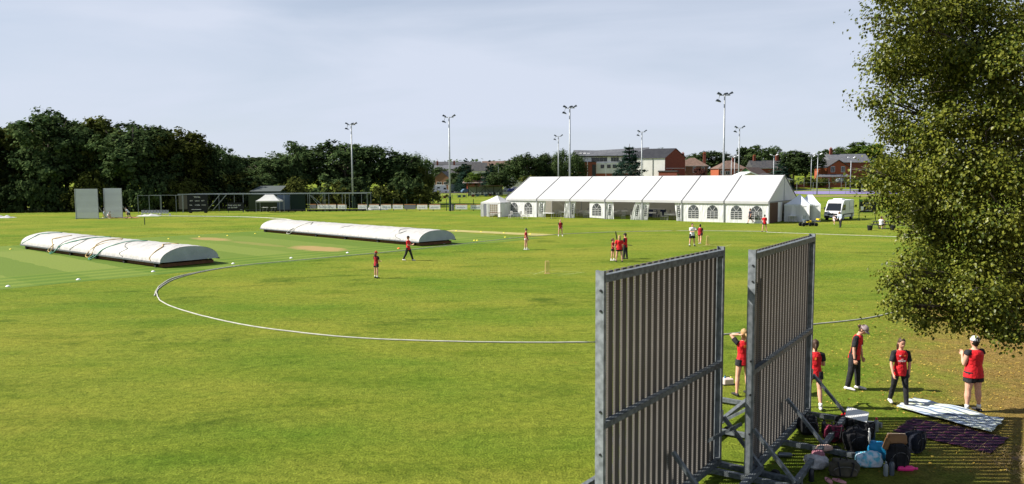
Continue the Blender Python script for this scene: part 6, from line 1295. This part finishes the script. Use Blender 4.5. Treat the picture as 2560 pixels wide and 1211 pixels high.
MB().box((0, 0, .09), (.28, .18, .18)).build('body', cm('pinkish_white', (.62, .52, .48), rough=.7), cb_, bevel=.03); MB().box((0, 0, .012), (.29, .19, .024)).build('base', black, cb_); MB().tube([(-.08, 0, .18), (0, 0, .23), (.08, 0, .18)], .01).build('handle', black, cb_)
bottle('small blue topped bottle in the cool bag', 1812, 962, .025, .27, cm('sky_blue', (.05, .25, .5), rough=.4), dkb); bottle('small yellow topped bottle in the cool bag', 1827, 962, .025, .26, cm('lemon', (.7, .65, .1), rough=.4), dkb)
# blankets
def blanket_mat(name, kind):
    m = bpy.data.materials.new(name); m.use_nodes = True; t = m.node_tree; N = t.nodes.new; K = t.links.new; b = t.nodes['Principled BSDF']; b.inputs['Roughness'].default_value = .9; b.inputs['Specular IOR Level'].default_value = .1
    uv = N('ShaderNodeUVMap'); sp = N('ShaderNodeSeparateXYZ'); K(uv.outputs[0], sp.inputs[0])
    def wave(o, sc_, thr, off=0):
        a = N('ShaderNodeMath'); a.operation = 'MULTIPLY_ADD'; a.inputs[1].default_value = sc_; a.inputs[2].default_value = off; K(o, a.inputs[0]); s = N('ShaderNodeMath'); s.operation = 'SINE'; K(a.outputs[0], s.inputs[0]); g_ = N('ShaderNodeMath'); g_.operation = 'GREATER_THAN'; g_.inputs[1].default_value = thr; K(s.outputs[0], g_.inputs[0]); return g_.outputs[0]
    def mix(f, a, c):
        x = N('ShaderNodeMix'); x.data_type = 'RGBA'; K(f, x.inputs[0]) if not isinstance(f, float) else setattr(x.inputs[0], 'default_value', f)
        for i, q in ((6, a), (7, c)):
            if isinstance(q, tuple): x.inputs[i].default_value = (*q, 1)
            else: K(q, x.inputs[i])
        return x.outputs[2]
    if kind == 'stripe':
        mp = N('ShaderNodeMapping'); mp.inputs['Scale'].default_value = (5, 16, 1); K(uv.outputs[0], mp.inputs[0]); n = N('ShaderNodeTexNoise'); n.inputs['Scale'].default_value = 1.0; n.inputs['Detail'].default_value = 4; K(mp.outputs[0], n.inputs[0])
        r = N('ShaderNodeValToRGB'); e = r.color_ramp.elements; e[0].position = .38; e[0].color = (.30, .38, .50, 1); e[1].position = .5; e[1].color = (.52, .56, .55, 1); x = e.new(.62); x.color = (.50, .54, .30, 1); K(n.outputs[0], r.inputs[0])
        c = mix(wave(sp.outputs[1], 31.4, .72), r.outputs[0], (.10, .13, .19))
    else:
        c = mix(wave(sp.outputs[0], 44, .2), (.035, .012, .032), (.075, .02, .05)); c = mix(wave(sp.outputs[1], 26, .2), c, (.022, .012, .03))
        c = mix(wave(sp.outputs[0], 44, .982, 1.2), c, (.17, .12, .06)); c = mix(wave(sp.outputs[1], 26, .985, .7), c, (.14, .09, .05))
    K(c, b.inputs['Base Color']); return m
def blanket(name, label, corners, m, z0, amp, sag):
    P = [G(*c) for c in corners]; mb = MB(); nu, nv = 60, 30
    def fn(a, b_):
        p = P[0].lerp(P[1], a).lerp(P[3].lerp(P[2], a), b_); n = noise.noise(Vector((a * 5, b_ * 4, z0 * 50))); r_ = noise.noise(Vector((a * 3, b_ * 14, 4)))
        e = noise.noise(Vector((a * 7, b_ * 7, 9))) * .06; p = p + Vector((e, noise.noise(Vector((a * 6, b_ * 5, 2))) * .06, 0)); return (p.x, p.y, z0 + amp * (.5 + n) + sag * max(0, r_) * 2)
    mb.grid(fn, nu, nv); me = mb.mesh(name, m, True); uvl = me.uv_layers.new(name='uv')
    for lp in me.loops: i = lp.vertex_index; uvl.data[lp.index].uv = ((i // (nv + 1)) / nu, (i % (nv + 1)) / nv)
    return tag(link(name, me), label, 'blanket')
blanket('tartan_blanket', 'purple tartan blanket partly covered by the pale striped one', [(2283, 1046), (2524, 1098), (2475, 1136), (2232, 1080)], blanket_mat('tartan', 'tartan'), .015, .02, .01)
blanket('striped_blanket', 'pale blue and yellow striped blanket spread before the person in the white cap', [(2285, 1001), (2512, 1055), (2478, 1090), (2240, 1024)], blanket_mat('pale_stripes', 'stripe'), .05, .04, .02)
# fallen leaves and grass bents near the camera
rs = np.random.RandomState(3)
def scatter(n, fx_, name, m, size, flat=.25, asp=.7):
    P = fx_(n); n = len(P); a = rs.normal(size=(n, 3)); a[:, 2] *= flat; a /= np.linalg.norm(a, axis=1)[:, None]; b_ = rs.normal(size=(n, 3)); b_[:, 2] *= flat; b_ -= a * (a * b_).sum(1)[:, None]; b_ /= np.linalg.norm(b_, axis=1)[:, None]; s = size * (.6 + .8 * rs.rand(n))[:, None]
    V = np.stack([P + a * s * .5, P + b_ * s * .5 * asp, P - a * s * .5, P - b_ * s * .5 * asp], 1).reshape(-1, 3); V[:, 2] = np.maximum(V[:, 2], .004); return link(name, npmesh(name, V, np.arange(n * 4).reshape(-1, 4), m))
def leafpos(n):
    y = 13.5 + 20 * rs.rand(n) ** 1.2; x = rs.uniform(3, 22, n); d = x - (1.0 + .42 * y); keep = rs.rand(n) < np.clip(.5 + d / 5, .015, 1) * np.clip((34 - y) / 6, 0, 1); return np.stack([x, y, np.full(n, .012)], 1)[keep]
fl = leafmat('fallen_leaves', (.22, .13, .03), (.50, .38, .08), tr=.1); o = scatter(15000, leafpos, 'fallen_leaves', fl, .05); tag(o, kind='stuff'); tag(o, 'small yellow leaves fallen on the grass under the near tree', 'leaves')
# rough straw coloured bank in the bottom right corner
bkm = mat('straw_bank', (.30, .21, .11), (.20, .13, .07), rough=.95, ns=6, detail=8, bump=.06, bs=9)
def bk(a, b_): x = 9.0 + 5 * a; y = 11.5 + 3.3 * b_; return (x, y, -.03 + .8 * sm(.02, .7, a) * sm(1.0, .55, b_) + .05 * noise.noise(Vector((x * 3, y * 3, 0))) * sm(0, .2, a) * sm(1, .8, b_))
tag(MB().grid(bk, 50, 40).build('bank', bkm, smooth=True), kind='structure')
def bpos(n):
    u = rs.rand(n); v = rs.rand(n); return np.array([bk(a, b_) for a, b_ in zip(u, v)]) + (0, 0, .04)
o = scatter(5000, bpos, 'dry_grass', leafmat('straw', (.35, .24, .12), (.55, .42, .22), tr=.2), .16, 1.2, .05); tag(o, kind='stuff'); tag(o, 'dry straw grass on the bank in the bottom right corner', 'dry grass')
# ================================================================ the near tree
def near_tree():
    C0 = Vector((9.9, 12.2, 0)); t = thing('near_birch_tree', 'large leafy near tree filling the right edge of the photo', 'tree', C0)
    D = lambda px, py, Y, r: (W(px, py, Y), r * Y / F)
    L_ = [(2245, 40, 10.6, 105), (2330, 10, 11.4, 130), (2400, 90, 11.0, 150), (2500, 60, 11.8, 170), (2238, 150, 11.4, 85), (2330, 180, 12.4, 120), (2450, 220, 11.2, 160), (2215, 250, 11.2, 62), (2550, 200, 10.4, 150),
        (2236, 335, 11.8, 48), (2300, 340, 11.6, 100), (2400, 370, 10.6, 140), (2510, 380, 11.4, 150), (2190, 430, 10.8, 66), (2270, 460, 11.8, 105), (2370, 500, 11.0, 130), (2500, 520, 10.4, 160),
        (2250, 512, 12.0, 50), (2320, 575, 11.2, 74), (2400, 620, 11.6, 120), (2520, 660, 10.8, 140), (2275, 665, 10.6, 62), (2340, 690, 11.2, 85), (2440, 720, 10.4, 110), (2550, 740, 11.4, 110), (2248, 715, 10.6, 40), (2245, 760, 10.4, 20), (2290, 760, 10.9, 30),
        (2400, 762, 10.8, 42), (2470, 765, 10.2, 42), (2540, 765, 10.8, 48), (2400, 800, 10.6, 14), (2500, 822, 10.2, 15), (2535, 838, 10.1, 16), (2470, 808, 10.4, 12), (2310, 795, 10.7, 14)]
    lob = [(p - C0, r, True) for p, r in (D(*q) for q in L_)]
    rr = random.Random(4)
    for k in range(34):
        a = rr.uniform(0, 6.28); h = rr.uniform(3.4, 11.5); q = 3.4 * math.sqrt(max(.1, 1 - ((h - 6.6) / 5.4) ** 2)) * rr.uniform(.5, .95); p = Vector((math.cos(a) * q + .9, math.sin(a) * q * .8 + .3, h)); wp_ = p + C0
        if wp_.x / wp_.y < .60 + .0 * h: continue
        lob.append((p, rr.uniform(.7, 1.1), False))
    Ps = []; Os = []
    for p, r, vis in lob:
        # each lobe is a handful of tight leaf clumps with shade between them, and a loose fringe of drooping sprays
        m_ = max(4, int((23 if vis else 9) * (r / .6) ** 2)); d = rs.normal(size=(m_, 3)); d /= np.linalg.norm(d, axis=1)[:, None]; c = d * (r * (.35 + .45 * rs.rand(m_) ** .6))[:, None] + np.array(p)
        nl = 128 if vis else 80; sg = .085 + .055 * rs.rand(m_); q = np.repeat(c, nl, 0) + rs.normal(size=(m_ * nl, 3)) * np.repeat(sg, nl)[:, None] * (1.15, 1.15, .8)
        Ps.append(q); Os.append(q - np.repeat(c, nl, 0) + (q - np.array(p)) * .25 + (0, 0, .05))
        n = max(6, int((20 if vis else 10) * (r / .6) ** 2)); d = rs.normal(size=(n, 3)); d /= np.linalg.norm(d, axis=1)[:, None]; c = d * (r * (.35 + .52 * rs.rand(n) ** .6))[:, None] + np.array(p)
        nl = 20; tw = rs.normal(size=(n, 3)); tw[:, 2] = -np.abs(tw[:, 2]) * .8; tw /= np.linalg.norm(tw, axis=1)[:, None]; u = np.tile(np.linspace(-.5, .5, nl), n)[:, None]
        q = np.repeat(c, nl, 0) + np.repeat(tw, nl, 0) * u * .34 + rs.normal(size=(n * nl, 3)) * .03; Ps.append(q); Os.append(q - np.array(p))
    P = np.concatenate(Ps); n = len(P); a, b_, nn = leaf_axes(rs, np.concatenate(Os), n, .5, .9); s = .044 * (.6 + .7 * rs.rand(n))[:, None]
    w_ = s * .40
    V = np.stack([P, P + a * s * .28 + b_ * w_ + nn * s * .10, P + a * s * .7 + b_ * w_ * .72 + nn * s * .08, P + a * s, P + a * s * .7 - b_ * w_ * .72 + nn * s * .08, P + a * s * .28 - b_ * w_ + nn * s * .10], 1).reshape(-1, 3)
    Fc = (np.arange(n)[:, None, None] * 6 + np.array([[0, 1, 2, 3], [0, 3, 4, 5]])[None]).reshape(-1, 4)
    lm = leafmat('birch_leaves', (.040, .062, .008), (.170, .178, .024), gloss=.015, tr=.28, ns=1.3); o = link('crown', npmesh('crown', V, Fc, lm), t)
    print('near leaves', n)
    mb = MB(); mb.tube([(.9, .3, -.3), (.85, .25, 2.2), (.7, .1, 4.2), (.75, 0, 6.6), (.8, .2, 9.0)], [.26, .22, .18, .13, .07], 10); mb.build('trunk', bark, t, True)
    mb = MB()
    for k, (p, r, vis) in enumerate(lob):
        z0 = min(8.6, max(2.6, p.z - (.5 + .25 * (p - Vector((.8, .1, p.z))).length))); s0 = Vector((.75, .15, z0)); m_ = s0.lerp(p, .5) + Vector((0, 0, .18)); mb.tube(smooth_path([s0, m_, p], 4), [.034 - .0028 * j for j in range(9)], 5)
        for j in range(5 if vis else 3):
            d = Vector((rr.gauss(0, 1), rr.gauss(0, 1), rr.gauss(-.2, .7))).normalized() * r * .95; mb.tube([p - (p - s0) * .12, p + d * .5, p + d], [.014, .009, .004], 4)
    mb.build('branches', bark, t, True)
near_tree()
print('objects', len(bpy.data.objects))
